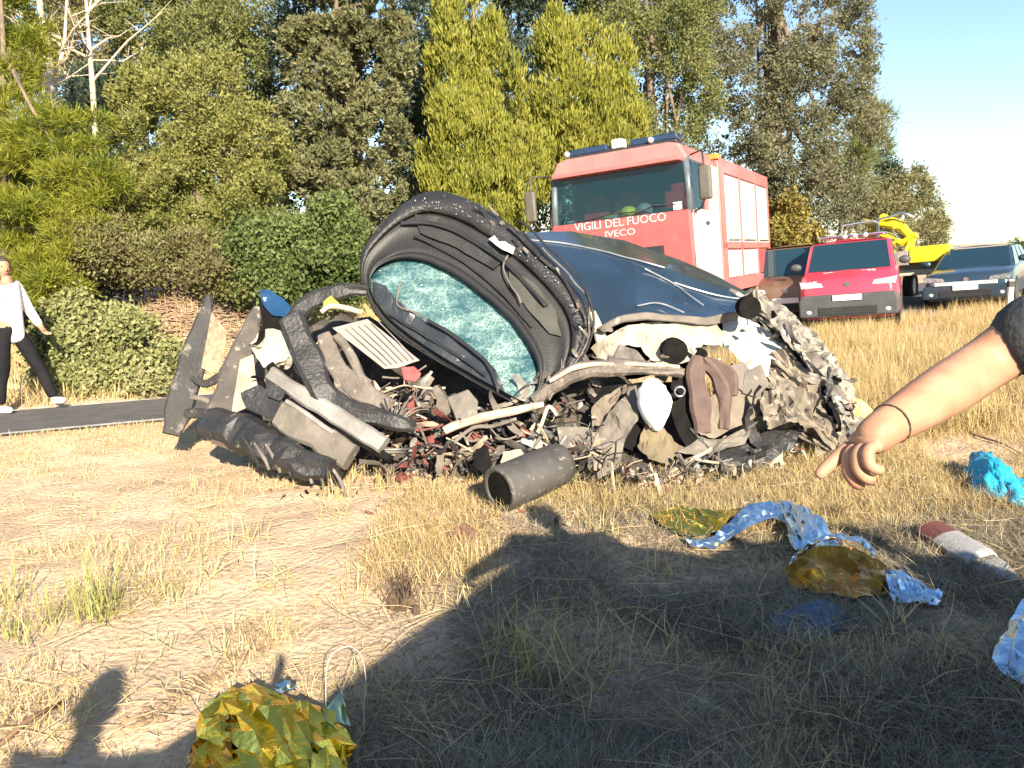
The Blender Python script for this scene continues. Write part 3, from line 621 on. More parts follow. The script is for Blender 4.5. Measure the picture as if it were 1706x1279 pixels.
# equipment body
bodyc = pale_red
BW = 1.25; y0, y1 = 2.12, 6.75
MB().box((0, (y0 + y1) / 2, 2.05), (2 * BW - .06, y1 - y0, 2.3)).build('equipment_body', bodyc, ft, bevel=.03)
for s in (-1, 1):
    X = s * BW
    fr = MB()
    for a, b, z0, z1 in ((y0, y1, 2.98, 3.22), (y0, y1, .82, 1.05), (y0, y0 + .14, 1.05, 2.98), (y1 - .14, y1, 1.05, 2.98), (3.55, 3.65, 1.05, 2.98), (5.2, 5.3, 1.05, 2.98), (y0, y1, 1.62, 1.72)):
        fr.box((X - s * .01, (a + b) / 2, (z0 + z1) / 2), (.05, b - a, z1 - z0))
    fr.build('body_frame', pale_red, ft)
    for a, b in ((y0 + .15, 3.54), (3.66, 5.19), (5.31, y1 - .15)):
        sh = MB()
        for k in range(22): sh.box((X - s * .018, (a + b) / 2, 1.76 + k * .0555), (.03, b - a, .053))
        sh.build('roller_shutter', shut, ft)
        MB().box((X + s * .004, (a + b) / 2, 1.78), (.03, (b - a) * .8, .03)).build('shutter_bar', chrome, ft)
        MB().box((X - s * .012, (a + b) / 2, 1.33), (.03, b - a - .04, .5)).build('lower_locker', white_p if a < 5 else red, ft, bevel=.01)
    MB().box((s * (BW - .2), 2.06, 2.25), (.2, .1, 1.9)).build('intake_stack', mat('stack_red', (.42, .05, .05), .4), ft, bevel=.02)
    MB().box((X + s * .006, 6.62, 1.3), (.03, .16, .45)).build('reflective_stripes', mat('stripe_red', (.55, .05, .04), .4), ft)
mb = MB()
for x in (-.9, -.45): mb.sweep([(x, 2.2, 3.33), (x, 6.6, 3.33)], .03, n=6)
for k in range(11): mb.sweep([(-.9, 2.4 + k * .4, 3.33), (-.45, 2.4 + k * .4, 3.33)], .015, n=5)
mb.build('roof_ladder', chrome, ft)
MB().box((.95, 2.3, 3.28), (.5, .2, .1)).build('roof_rail', mat('rail_orange', (.55, .25, .05), .5), ft, bevel=.02)
MB().box((0, 3.5, .72), (1.0, 6.0, .25)).build('chassis', dark_m, ft)
for y in (1.0, 5.0):
    for s in (-1, 1): wheel(ft, s * 1.04, y, .52, .34)
MB().box((0, 1.0, 1.15), (2.36, 1.3, .1)).build('mudguard', dark_m, ft)

# ---- generic car: front at y=0
def car(name, label, loc, psi, Wd, H, L, paint, hood=(.78, .98), cowl=1.05, scr=1.75, belt=1.02, roof_end=.92, bump_m=None, grp=None, roll=-3.0, van=False, bz=1.0, lampm=None):
    t = thing(name, label, 'van' if van else 'car', loc, (0, R(roll), -psi), grp)
    w = Wd / 2
    def sec(y, zb, zt, k):   # half widths swell in the middle of the height
        zm = lerp(zb, zt, .55)
        return [(-.90 * w * k, y, zb), (-w * k, y, zb + .12), (-w * k, y, zm), (-.965 * w * k, y, zt - .05), (-.86 * w * k, y, zt), (0, y, zt + .025),
                (.86 * w * k, y, zt), (.965 * w * k, y, zt - .05), (w * k, y, zm), (w * k, y, zb + .12), (.90 * w * k, y, zb), (0, y, zb)]
    st = [(0.0, .30, hood[0] - .14, .86), (.06, .26, hood[0], .93), (.22, .24, lerp(hood[0], hood[1], .35), .985), (cowl * .6, .24, lerp(hood[0], hood[1], .8), 1), (cowl, .24, hood[1], 1), (scr, .24, belt, 1), (L * .8, .24, belt + .02, 1), (L - .1, .28, belt, .96), (L, .40, belt - .15, .9)]
    mb = MB(); vs = []
    for s_ in st: vs += sec(*s_)
    n = 12; fs = [(i * n + k, i * n + (k + 1) % n, (i + 1) * n + (k + 1) % n, (i + 1) * n + k) for i in range(len(st) - 1) for k in range(n)]
    fs += [tuple(range(n)), tuple(range((len(st) - 1) * n, len(st) * n))]
    mb.add(vs, fs); mb.build('body', paint, t, smooth=True, bevel=.02)
    # greenhouse
    ry0, ry1 = scr, L * roof_end
    bl = [(-.93 * w, cowl - .05, hood[1] - .02), (.93 * w, cowl - .05, hood[1] - .02), (.95 * w, L * .98 if van else L * .97, belt), (-.95 * w, L * .98 if van else L * .97, belt)]
    tl = [(-.76 * w, ry0, H - .06), (.76 * w, ry0, H - .06), (.78 * w, ry1, H - .05), (-.78 * w, ry1, H - .05)]
    if van: tl = [(-.84 * w, ry0, H - .05), (.84 * w, ry0, H - .05), (.86 * w, ry1, H - .04), (-.86 * w, ry1, H - .04)]
    MB().add(bl + tl, [(0, 1, 5, 4), (1, 2, 6, 5), (2, 3, 7, 6), (3, 0, 4, 7), (4, 5, 6, 7)]).build('cabin', paint, t, bevel=.07, seg=4, smooth=False)
    k = .80 if not van else .88
    MB().add([(-.74 * w, ry0 + .05, H - .035), (.74 * w, ry0 + .05, H - .035), (.74 * w, ry1 - .05, H - .03), (-.74 * w, ry1 - .05, H - .03), (0, ry0 + .1, H), (0, ry1 - .1, H)], [(0, 1, 4), (1, 2, 5, 4), (2, 3, 5), (3, 0, 4, 5)]).build('roof', paint, t, smooth=True)
    def quad(a, b, c, d, inset, off):
        a, b, c, d = map(Vector, (a, b, c, d)); ctr = (a + b + c + d) / 4; nrm = (b - a).cross(d - a).normalized()
        return [p + (ctr - p) * inset + nrm * off for p in (a, b, c, d)]
    f4 = [(0, 1, 2, 3)]
    def pane(nm, q, m_):
        nrm = (q[1] - q[0]).cross(q[3] - q[0]).normalized() * .006
        return MB().add([p for p in q] + [p - nrm for p in q], [(0, 1, 2, 3), (7, 6, 5, 4), (0, 4, 5, 1), (1, 5, 6, 2), (2, 6, 7, 3), (3, 7, 4, 0)]).build(nm, m_, t)
    pane('windscreen', quad(bl[0], bl[1], tl[1], tl[0], .10, .012), glass_c)
    for sgn, (i, j) in ((1, (1, 2)), (-1, (3, 0))):
        a, b, c_, d_ = [Vector(v) for v in (bl[i], bl[j], tl[j], tl[i])]
        nw = 3 if not van else 2
        for q in range(nw):
            f0, f1 = q / nw + .02, (q + 1) / nw - .02
            pane('side_window', quad(a.lerp(b, f0), a.lerp(b, f1), d_.lerp(c_, f1), d_.lerp(c_, f0), .09, .012), glass_c)
    bm_ = bump_m or paint
    MB().prism([(-.98 * w, .3), (.98 * w, .3), (.99 * w, .52 * bz), (.93 * w, .62 * bz), (-.93 * w, .62 * bz), (-.99 * w, .52 * bz)], 1, -.07, .2).build('bumper', bm_, t, bevel=.04, seg=3)
    g_ = MB().box((0, -.075, .42), (1.15 * w, .03, .15))
    for q in range(3): g_.box((0, -.09, .37 + q * .05), (1.1 * w, .02, .014))
    g_.build('grille', blackin, t)
    MB().box((0, -.09, .56 * bz), (.52, .015, .11)).build('number_plate', plate_m, t)
    for s in (-1, 1):
        MB().prism([(s * .48 * w, hood[0] - .13), (s * .93 * w, hood[0] - .14), (s * .96 * w, hood[0] + .0), (s * .52 * w, hood[0] - .05)], 1, -.005, .1).build('headlight', lampm or lamp_m, t, bevel=.01)
        MB().ball((s * .78 * w, -.06, .41), (.06, .03, .045), 10, 6).build('fog_lamp', lamp_m, t, smooth=True)
        m_ = MB().ball((s * (w + .1), cowl + .12, belt + .1), (.11, .06, .08), 12, 8).build('mirror', bm_ if van else paint, t, smooth=True)
        for y in (.85, L - .85):
            MB().lathe([(.0, -.02), (.40, -.02), (.40, .0), (.0, .0)], (s * (w + .002), y, .33), 'x', 20).build('arch_shade_disc', blackin, t)  # no arch is cut, a dark disc stands in for its shade
            wheel(t, s * (w - .085), y, .325, .2)
    MB().lathe([(.0, -.01), (.055, -.01), (.055, .01), (.0, .01)], (0, -.005, hood[0] - .1), 'y', 16).build('badge', chrome, t)
    MB().box((0, L / 2, .3), (Wd * .9, L - .4, .2)).build('underbody', blackin, t)
    return t
van_red = mat('van_red', (.52, .04, .075), .3, 0, (.46, .035, .065), 2, 0, 40, .6)
vp = W(1415, 500, 15.2)
vt = car('red_van', 'red fire service van with black bumper and roof lamps facing the wreck', (vp.x, vp.y, -.02), R(27), 1.82, 1.80, 4.3, van_red, hood=(1.02, 1.17), cowl=.62, scr=1.2, belt=1.2, roof_end=.97, bz=1.2, bump_m=mat('grey_bumper', (.055, .058, .06), .6), van=True)
lettering('VIGILI DEL FUOCO', .105, (.02, .36, 1.145), (R(16), 0, 0), vt, white_p, 'lettering', sx=1.1)
lettering('VF', .13, (-.62, .02, .93), (R(68), 0, 0), vt, white_p, 'lettering')
mb = MB()
for x in (-.62, .62): mb.sweep([(x, 1.7, 1.86), (x, 3.8, 1.86)], .02, n=6)
for y in (1.75, 2.6, 3.5): mb.sweep([(-.66, y, 1.88), (.66, y, 1.88)], .02, n=6)
mb.sweep([(-.2, 1.75, 1.88), (-.15, 1.75, 2.1), (.4, 1.8, 2.14), (.5, 2.6, 2.1)], .018, n=6)
mb.build('roof_rack', chrome, vt)
for x in (-.12, .08, .28): MB().ball((x, 1.62, 1.86), .055, 10, 7).build('roof_lamp', lamp_m, vt, smooth=True)
sp = W(1612, 470, 18.4)
suv_p = mat('slate_blue_paint', (.035, .062, .09), .3, .4, (.03, .055, .08), 2, 0, 40, .7)
st_ = car('suv', 'slate blue estate car with white lower bumper at the right of the parked row', (sp.x, sp.y, -.0), R(38), 1.88, 1.52, 4.5, suv_p, lampm=mat('smoked_lamp', (.30, .32, .33), .15, .2, (.12, .13, .14), 14, 0, 40, .8), hood=(.84, 1.0), cowl=1.1, scr=1.95, belt=1.04, roof_end=.88)
MB().box((0, -.078, .66), (1.3, .02, .09)).build('bumper_trim', mat('silver_trim', (.62, .63, .64), .3, .3), st_, bevel=.01)
for s in (-1, 1): MB().sweep([(s * .66, 2.1, 1.54), (s * .66, 3.8, 1.54)], .02, n=6).build('roof_rail', chrome, st_)
bp = W(1312, 500, 16.4)
car('brown_car', 'brown off road car half hidden between the fire engine and the red van', (bp.x, bp.y, -.0), R(26), 1.05 * 1.6, 1.72, 4.0, mat('brown_paint', (.11, .062, .036), .5, 0, (.085, .05, .03), 3, 0, 40, .4), hood=(.86, 1.04), cowl=.9, scr=1.4, belt=1.08, roof_end=.96)
# ---- recovery truck with yellow crane
yel = mat('crane_yellow', (.66, .52, .02), .4, 0, (.55, .42, .02), 3, 0, 40, .3)
cream = mat('cream_paint', (.60, .56, .44), .45, 0, (.50, .46, .36), 3)
cp = W(1500, 480, 21.0)
ct = thing('crane_truck', 'cream recovery truck with folded yellow crane behind the red van', 'truck', (cp.x, cp.y, -.1), (0, R(-3), R(-40)))
MB().box((0, 3.2, .95), (1.9, 5.6, .16)).build('flatbed', cream, ct, bevel=.02)
MB().box((0, .9, 1.2), (1.8, .4, .35)).build('winch_base', cream, ct, bevel=.04)
MB().sweep([(-.9, 1.4, 1.0), (-.85, 1.4, 2.5), (-.2, 1.4, 2.62), (.1, 1.4, 2.45)], .05, n=6).build('pipe_frame', chrome, ct, smooth=True)
MB().box((.72, .35, 1.42), (.95, .6, .42)).build('yellow_box', yel, ct, bevel=.02)
MB().box((-.05, .35, 1.35), (.55, .6, .38)).build('grey_box', mat('dusty_grey', (.30, .27, .23), .8), ct, bevel=.02)
cr = MB().box((-.45, 2.0, 2.2), (.35, .35, .9)).sweep([(-.45, 2, 2.55), (-.2, 1.7, 2.75), (.35, 1.6, 2.45)], .13, .16, n=6).sweep([(.35, 1.6, 2.45), (.62, 1.55, 2.1), (.5, 1.5, 1.75)], .14, .12, n=6).sweep([(-.75, 1.9, 2.72), (-.25, 1.5, 2.6), (.2, 1.4, 2.5)], .12, .09, n=6).sweep([(-.2, 1.6, 2.3), (.35, 1.5, 2.0), (.75, 1.5, 2.2)], .14, .1, n=6)
cr.build('crane', yel, ct).location = (-.62, 0, -.22)
MB().sweep([(-.3, 1.6, 2.5), (.15, 1.5, 2.3), (.3, 1.45, 2.0)], .045, n=8).build('ram', chrome, ct).location = (-.62, 0, -.22)
for y in (.9, 4.6):
    for s in (-1, 1): wheel(ct, s * .78, y, .45, .28)
# white marker post beside the car
pp = W(1683, 492, 17.2)
t = thing('marker_post', 'white roadside marker post right of the slate blue car', 'post', (pp.x, pp.y, hz(pp.x, pp.y)))
MB().box((0, 0, .37), (.12, .09, .78), None, 0, (.9, .8)).build('post', white_p, t, bevel=.015)
MB().box((0, 0, .66), (.125, .095, .13)).build('dark_band', dark_m, t)
# ---------------------------------------------------------------- the wreck
def cr_sub(P, n):
    """Catmull-Rom through a list of tuples, n steps per span"""
    P = [np.array(p, float) for p in P]; out = []
    for i in range(len(P) - 1):
        a, b, c, d = P[max(i - 1, 0)], P[i], P[i + 1], P[min(i + 2, len(P) - 1)]
        for k in range(n):
            t = k / n; out.append(.5 * ((2 * b) + (c - a) * t + (2 * a - 5 * b + 4 * c - d) * t * t + (3 * b - a - 3 * c + d) * t ** 3))
    return out + [P[-1]]
def sheet(grid, n=5, jit=0., th=.004, seed=0, linear=False, jscale=3., grain=.45, plane=0.):
    """crumpled skin through a grid of places, given a real thickness; faces of the rear side get material 1"""
    g = np.random.default_rng(seed); grid = [[np.array(p) for p in r] for r in grid]
    if linear:
        def sub(P): return [lerp(P[i], P[i + 1], k / n) for i in range(len(P) - 1) for k in range(n)] + [P[-1]]
    else:
        def sub(P): return cr_sub(P, n)
    rows = [sub(r) for r in grid]; cols = [sub([r[k] for r in rows]) for k in range(len(rows[0]))]
    V = np.array(cols).transpose(1, 0, 2); nu, nv = V.shape[:2]
    du = np.gradient(V, axis=0); dv = np.gradient(V, axis=1); nr = np.cross(du, dv); nr /= np.maximum(np.linalg.norm(nr, axis=2, keepdims=True), 1e-9)
    if plane:
        pl = np.zeros_like(V); pl[1:-1, 1:-1] = g.normal(size=(nu - 2, nv - 2, 3)); V = V + pl * plane
    if jit:
        nn = np.array([[mnoise.noise(Vector(V[i, j] * jscale) + Vector((seed, 0, 0))) + .5 * mnoise.noise(Vector(V[i, j] * jscale * 2.7) + Vector((0, seed, 0))) for j in range(nv)] for i in range(nu)])
        V = V + nr * (jit * (nn + grain * g.normal(size=(nu, nv))))[:, :, None]
    A = V.reshape(-1, 3); Bk = (V - nr * th).reshape(-1, 3); m = nu * nv
    f = []; mi = []
    for i in range(nu - 1):
        for j in range(nv - 1):
            a = i * nv + j; 
            for q in ((a, a + 1, a + nv + 1), (a, a + nv + 1, a + nv)): f.append(q); mi.append(0); f.append(tuple(m + k for k in q[::-1])); mi.append(1)
    ring = [j for j in range(nv)] + [i * nv + nv - 1 for i in range(1, nu)] + [(nu - 1) * nv + j for j in range(nv - 2, -1, -1)] + [i * nv for i in range(nu - 2, 0, -1)]
    for a, b in zip(ring, ring[1:] + ring[:1]): f.append((a, m + a, m + b, b)); mi.append(1)
    return np.concatenate([A, Bk]), f, mi
def sheet_obj(name, grid, mats, parent=None, smooth=False, label=None, two=False, sharp=32, **k):
    v, f, mi = sheet(grid, **k); mb = MB(); mb.v = [tuple(p) for p in v]; mb.f = f; mb.mi = mi if two else [0] * len(f)
    return mb.build(name, mats, parent, world=parent is not None, smooth=smooth, fix=False, label=label, sharp=sharp)
def WG(rows): return [[W(*p) for p in r] for r in rows]
def plate(name, pts, m, parent, th=.03, jit=.012, cuts=4, seed=0, bevel=0., label=None, smooth=False):
    """flat-ish torn piece with the outline pts (px, py, depth), folded and dented, th thick"""
    P = [W(*p) for p in pts]; ctr = sum(P, Vector()) / len(P); vd = (ctr - cam_loc).normalized()
    bm = bmesh.new(); vs = [bm.verts.new(p) for p in P]; f = bm.faces.new(vs)
    bmesh.ops.triangulate(bm, faces=[f]); bmesh.ops.subdivide_edges(bm, edges=bm.edges[:], cuts=cuts, use_grid_fill=True)
    for v in bm.verts:
        q = v.co * 5 + Vector((seed * 3.1, 0, 0)); v.co += vd * jit * (mnoise.noise(q) * 1.6 + .7 * mnoise.noise(q * 2.6)) + Vector((mnoise.noise(q * 3 + Vector((9, 0, 0))), 0, mnoise.noise(q * 3 + Vector((0, 9, 0))))) * jit * .5
    r = bmesh.ops.extrude_face_region(bm, geom=bm.faces[:])
    for v in [e for e in r['geom'] if isinstance(e, bmesh.types.BMVert)]: v.co += vd * th
    bmesh.ops.recalc_face_normals(bm, faces=bm.faces)
    me = bpy.data.meshes.new(name); bm.to_mesh(me); bm.free()
    return put(name, me, m, parent, world=True, bevel=bevel, label=label, smooth=smooth)
def bar(name, pts, wpx, th, m, parent, n=8, jit=.006, seed=0, sub=5, power=.6, label=None, smooth='auto'):
    """bent length of sheet trim with a chamfered box section: width across the view, th along it"""
    P = cr_sub(pts, sub) if len(pts) > 2 else [lerp(np.array(pts[0], float), np.array(pts[1], float), k / 6) for k in range(7)]
    wl = wpx if hasattr(wpx, '__len__') else [wpx] * len(pts); k = len(P)
    ww = np.interp(np.linspace(0, 1, k), np.linspace(0, 1, len(wl)), wl)
    def nv(q, s, o): return mnoise.noise(q * s + Vector((seed * 1.7, o, 0)))
    Q = [W(*p) for p in P]; Q = [q + Vector((nv(q, 5, 1), nv(q, 5, 2), nv(q, 5, 3))) * jit * 1.6 for q in Q]
    mid = sum(Q, Vector()) / len(Q); vd = (mid - cam_loc).normalized(); mb = MB(); vs = []
    ch = .22
    for i, q in enumerate(Q):
        t = (Q[min(i + 1, k - 1)] - Q[max(i - 1, 0)]).normalized(); side = t.cross(vd)
        side = (side if side.length > 1e-5 else t.orthogonal()).normalized(); up = side.cross(t).normalized()
        a = ww[i] * P[i][2] / F / 2 * (1 + .25 * nv(q, 7, 5)); b_ = th * (1 + .3 * nv(q, 6, 6)); tw = .5 * nv(q, 3, 8)
        side, up = side * math.cos(tw) + up * math.sin(tw), up * math.cos(tw) - side * math.sin(tw); c_ = min(a, b_) * ch * 2
        for u, v in ((a, b_ - c_), (a - c_, b_), (0, b_ * (1 + .5 * nv(q, 9, 4))), (-a + c_, b_), (-a, b_ - c_), (-a, -b_ + c_), (-a + c_, -b_), (0, -b_ * (1 + .5 * nv(q, 9, 7))), (a - c_, -b_), (a, -b_ + c_)): vs.append(q + side * u + up * v)
    n = 10
    fs = [(i * n + j, i * n + (j + 1) % n, (i + 1) * n + (j + 1) % n, (i + 1) * n + j) for i in range(k - 1) for j in range(n)] + [tuple(range(n))[::-1], tuple(range((k - 1) * n, k * n))]
    mb.add(vs, fs); return mb.build(name, m, parent, world=True, smooth=smooth, label=label)

def curl_into(mb, c, ln, wd, g_, mi=0, th=.0025, n=7, d0=None):
    """torn strip of sheet metal: bends and twists as it goes, ragged along its edges"""
    d = (d0 or Vector((g_.gauss(0, 1), g_.gauss(0, .5), g_.gauss(0, .8)))).normalized(); s_ = d.cross(Vector((g_.gauss(0, .4), 1, g_.gauss(0, .5)))).normalized()
    bend = g_.uniform(-.24, .24); tw = g_.uniform(-.3, .3); p = c - d * ln * .5; top = []; bot = []
    for i in range(n):
        nn = d.cross(s_).normalized(); w_ = wd * .5 * (.35 + .65 * math.sin(math.pi * (i + .6) / (n + .3))) * g_.uniform(.7, 1.25)
        row = [p - s_ * w_ * g_.uniform(.8, 1.15), p + nn * w_ * g_.uniform(-.35, .5), p + s_ * w_ * g_.uniform(.8, 1.15)]
        top += row; bot += [q - nn * th for q in row]
        d = (Matrix.Rotation(bend + g_.gauss(0, .2), 3, s_) @ d).normalized(); s_ = (Matrix.Rotation(tw, 3, d) @ s_); s_ = (s_ - d * s_.dot(d)).normalized(); p = p + d * ln / (n - 1)
    m = 3 * n; f = []
    for i in range(n - 1):
        for e in (0, 1): q = (i * 3 + e, i * 3 + e + 1, i * 3 + e + 4, i * 3 + e + 3); f += [q, tuple(m + k for k in q[::-1])]
        f += [(i * 3, i * 3 + 3, m + i * 3 + 3, m + i * 3), (i * 3 + 2, m + i * 3 + 2, m + i * 3 + 5, i * 3 + 5)]
    f += [(0, m, m + 1, 1), (1, m + 1, m + 2, 2), (m - 3, m - 2, 2 * m - 2, 2 * m - 3), (m - 2, m - 1, 2 * m - 1, 2 * m - 2)]
    return mb.add(top + bot, f, mi)
c0 = G(850, 780)
wk = thing('wrecked_car', 'crushed dark blue car wreck with raised hatch frame and torn open front', 'car', (c0.x, c0.y + .9, 0))
navy = mat('navy_paint', (.018, .033, .052), .22, .1, (.014, .027, .043), 3, 0, 40, .9, speck=((.20, .20, .19), 18, .66, .76))
tar = mat('scuffed_black_plastic', (.015, .015, .016), .5, 0, (.028, .027, .026), 6, .5, 35, speck=((.20, .19, .18), 14, .62, .78))
trim = mat('dark_hatch_trim', (.022, .022, .02), .55, 0, (.014, .014, .014), 5, .2, 60)
rubber = mat('black_seal', (.022, .022, .023), .45)
taupe = mat('taupe_carpet', (.20, .165, .125), .9, 0, (.13, .105, .08), 5, .4, 40)
taupe2 = mat('dusty_plastic', (.155, .135, .11), .75, 0, (.095, .082, .07), 6, .3, 40, speck=((.30, .26, .21), 10, .6, .72))
brown_s = mat('brown_seat_cloth', (.115, .075, .062), .85, 0, (.08, .052, .045), 7, .3, 60)
cream_m = mat('torn_cream_panel', (.38, .34, .27), .6, 0, (.26, .225, .165), 4, .3, 30, speck=((.20, .16, .12), 9, .63, .7))
whitem = mat('torn_white_panel', (.50, .48, .44), .5, 0, (.36, .335, .29), 4, .2, 30, speck=((.10, .09, .08), 8, .66, .70))
alu = mat('scraped_aluminium', (.29, .28, .26), .5, .3, (.19, .175, .155), 5, .2, 30)
greyb = mat('muddy_grey_metal', (.16, .135, .112), .7, .15, (.10, .085, .075), 7, .4, 30, speck=((.38, .33, .27), 12, .6, .7))
black_m = mat('scrap_and_gap_shade', (.006, .006, .006), .9, 0, (.012, .011, .010), 9, .3, 40, spec=.08)  # black for scrap and for plates that paint shade into gaps
rust = mat('rusty_maroon', (.20, .055, .045), .8, 0, (.11, .04, .035), 9, .3, 40)
beige_s = mat('beige_scrap', (.44, .37, .27), .75, 0, (.28, .22, .16), 8, .3, 40)
airbag = mat('white_airbag', (.80, .79, .77), .85, 0, (.74, .73, .70), 6, .2, 30)
shadow_m = mat('core_shade', (.045, .038, .032), .9, 0, (.075, .062, .05), 6, .6, 25)  # dark tone paints the shade seen through gaps in the wreck

# crushed core under everything
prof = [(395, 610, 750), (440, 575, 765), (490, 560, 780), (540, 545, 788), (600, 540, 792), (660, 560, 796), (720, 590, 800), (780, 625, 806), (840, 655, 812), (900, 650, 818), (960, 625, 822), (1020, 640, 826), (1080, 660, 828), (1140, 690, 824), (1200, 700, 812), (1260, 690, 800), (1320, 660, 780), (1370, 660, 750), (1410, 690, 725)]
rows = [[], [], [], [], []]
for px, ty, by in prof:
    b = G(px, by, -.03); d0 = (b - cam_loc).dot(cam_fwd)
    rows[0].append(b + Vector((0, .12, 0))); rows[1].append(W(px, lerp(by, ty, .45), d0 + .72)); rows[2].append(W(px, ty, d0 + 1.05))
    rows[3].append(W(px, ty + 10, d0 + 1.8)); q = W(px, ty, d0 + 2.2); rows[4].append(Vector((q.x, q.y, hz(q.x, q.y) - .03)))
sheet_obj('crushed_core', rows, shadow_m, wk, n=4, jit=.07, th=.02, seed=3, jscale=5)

# raised hatch frame: five closed rings
def hd(px, py):  # depth of the tilted hatch plane
    return 6.0 + (680 - py) / 350 * .75 + (880 - px) / 280 * .28
OUT = [(602, 470), (600, 440), (607, 412), (630, 380), (662, 348), (700, 325), (732, 321), (768, 330), (805, 347), (850, 377), (900, 420), (942, 462), (968, 500), (977, 535), (972, 570), (952, 612), (925, 645), (905, 672), (888, 684), (862, 676), (805, 645), (735, 606), (676, 570), (640, 540), (616, 508)]
INN = [(617, 478), (618, 462), (628, 446), (645, 436), (665, 430), (690, 430), (715, 436), (740, 447), (768, 463), (800, 487), (830, 512), (855, 537), (876, 565), (890, 590), (897, 612), (897, 635), (893, 655), (885, 668), (872, 668), (850, 658), (800, 630), (735, 592), (685, 558), (650, 530), (626, 500)]
def ring(P, m=100, dz=0., mix=None, t=0.):
    Q = P if mix is None else [(lerp(a[0], b[0], t), lerp(a[1], b[1], t)) for a, b in zip(P, mix)]
    Q = cr_sub(Q + [Q[0]], 6)[:-1]; Q = np.array(Q); k = np.linspace(0, len(Q), m, endpoint=False)
    xs = np.interp(k, np.arange(len(Q) + 1), np.append(Q[:, 0], Q[0, 0])); ys = np.interp(k, np.arange(len(Q) + 1), np.append(Q[:, 1], Q[0, 1]))
    return [W(x, y, hd(x, y) + dz) for x, y in zip(xs, ys)]
def rings(name, R_, m, parent, noise=0., seed=0, smooth=True, close=True):
    mb = MB(); n = len(R_[0]); vs = [p + Vector((1, 1, 1)) * (noise * mnoise.noise(p * 8 + Vector((seed, 0, 0)))) for r in R_ for p in r]; k = len(R_)
    fs = [(i * n + j, i * n + (j + 1) % n, ((i + 1) % k) * n + (j + 1) % n, ((i + 1) % k) * n + j) for i in range(k if close else k - 1) for j in range(n)]
    mb.add(vs, fs); return mb.build(name, m, parent, world=True, smooth=smooth)
mixo = lambda t, dz: ring(OUT, 100, dz, INN, t)
rings('hatch_frame', [mixo(0, .14), mixo(-.02, .06), mixo(.02, .0), mixo(.14, -.04), mixo(.26, -.03), mixo(.30, .03), mixo(.30, .14)], tar, wk, .007, 1)
rings('hatch_inner_trim', [mixo(.29, .05), mixo(.34, .0), mixo(.45, .03), mixo(.70, .035), mixo(.82, .0), mixo(.9, -.015), mixo(.95, .02), mixo(.95, .10)], trim, wk, .005, 2)
for k, (off, m_, w_) in enumerate(((4, tar, 6), (-9, greyb, 3), (-17, rubber, 4))):
    bar('torn_edge_strip', [(x - off * .8 + random.uniform(-3, 3), y + off * .5 + random.uniform(-3, 3), hd(x, y) - .05 - .012 * (k % 3)) for x, y in OUT[9 + k % 2:19 - k % 3]], w_, .012, m_, wk, seed=300 + k, jit=.012)
g_ = random.Random(91)
for i in range(26):
    t = g_.random(); x, y = cr_sub(OUT[8:19], 8)[int(t * 79)]; tmp = MB(); curl_into(tmp, W(x - g_.uniform(-4, 16), y + g_.uniform(-4, 10), hd(x, y) - .06), g_.uniform(.05, .16), g_.uniform(.015, .04), g_, d0=Vector((.55, .1, -.8))); tmp.build('peeled_strip', g_.choice([tar, greyb, taupe2, alu, rubber]), wk, world=True, smooth='auto')
rings('window_seal', [mixo(.90, -.022), mixo(.94, -.045), mixo(1.0, -.03), mixo(1.02, .04), mixo(.93, .05)], rubber, wk, .003, 3)
# trim furrows and handle recess of the inner lining
bar('lining_rib', [(668, 372, hd(668, 372) - .02), (720, 372, hd(720, 372) - .03), (780, 395, hd(780, 395) - .03), (850, 445, hd(850, 445) - .03), (910, 510, hd(910, 510) - .02)], 7, .015, rubber, wk, seed=4)
bar('lining_rib', [(690, 392, hd(690, 392) - .02), (760, 428, hd(760, 428) - .02), (830, 482, hd(830, 482) - .03), (885, 545, hd(885, 545) - .02)], 4, .010, trim, wk, seed=5)
plate('lining_panel', [(690, 356, hd(690, 356) + .0), (735, 362, hd(735, 362)), (800, 395, hd(800, 395)), (842, 432, hd(842, 432)), (822, 448, hd(822, 448)), (760, 412, hd(760, 412)), (700, 388, hd(700, 388))], trim, wk, .02, .012, 3, 7)
plate('lining_panel', [(846, 446, hd(846, 446) - .01), (890, 470, hd(890, 470) - .01), (925, 515, hd(925, 515) - .01), (935, 560, hd(935, 560)), (915, 555, hd(915, 555)), (880, 515, hd(880, 515)), (850, 478, hd(850, 478))], mat('olive_lining', (.055, .055, .045), .8), wk, .02, .014, 3, 8)
for q in ([(814, 398), (824, 392), (831, 402), (842, 402), (858, 412), (855, 423), (838, 416), (826, 408)],):
    plate('white_label', [(x, y, hd(x, y) - .075) for x, y in q], whitem, wk, .012, .006, 2, 9)
rngk = random.Random(21)
mb = MB()
for i in range(60):
    t = rngk.random(); a = np.array(cr_sub(OUT[5:14], 8)); k = a[int(t * (len(a) - 1))]; x, y = k[0] + rngk.uniform(-20, -5) * .6 - 4, k[1] + rngk.uniform(8, 26); p = W(x, y, hd(x, y) - .06)
    mb.ball(p, (rngk.uniform(.003, .011), .004, rngk.uniform(.002, .006)), 6, 4, jit=.5, rot=(0, rngk.uniform(0, 3), 0))
mb.build('paint_flakes', mat('paint_chips', (.30, .30, .30), .6), wk, world=True, kind='stuff')
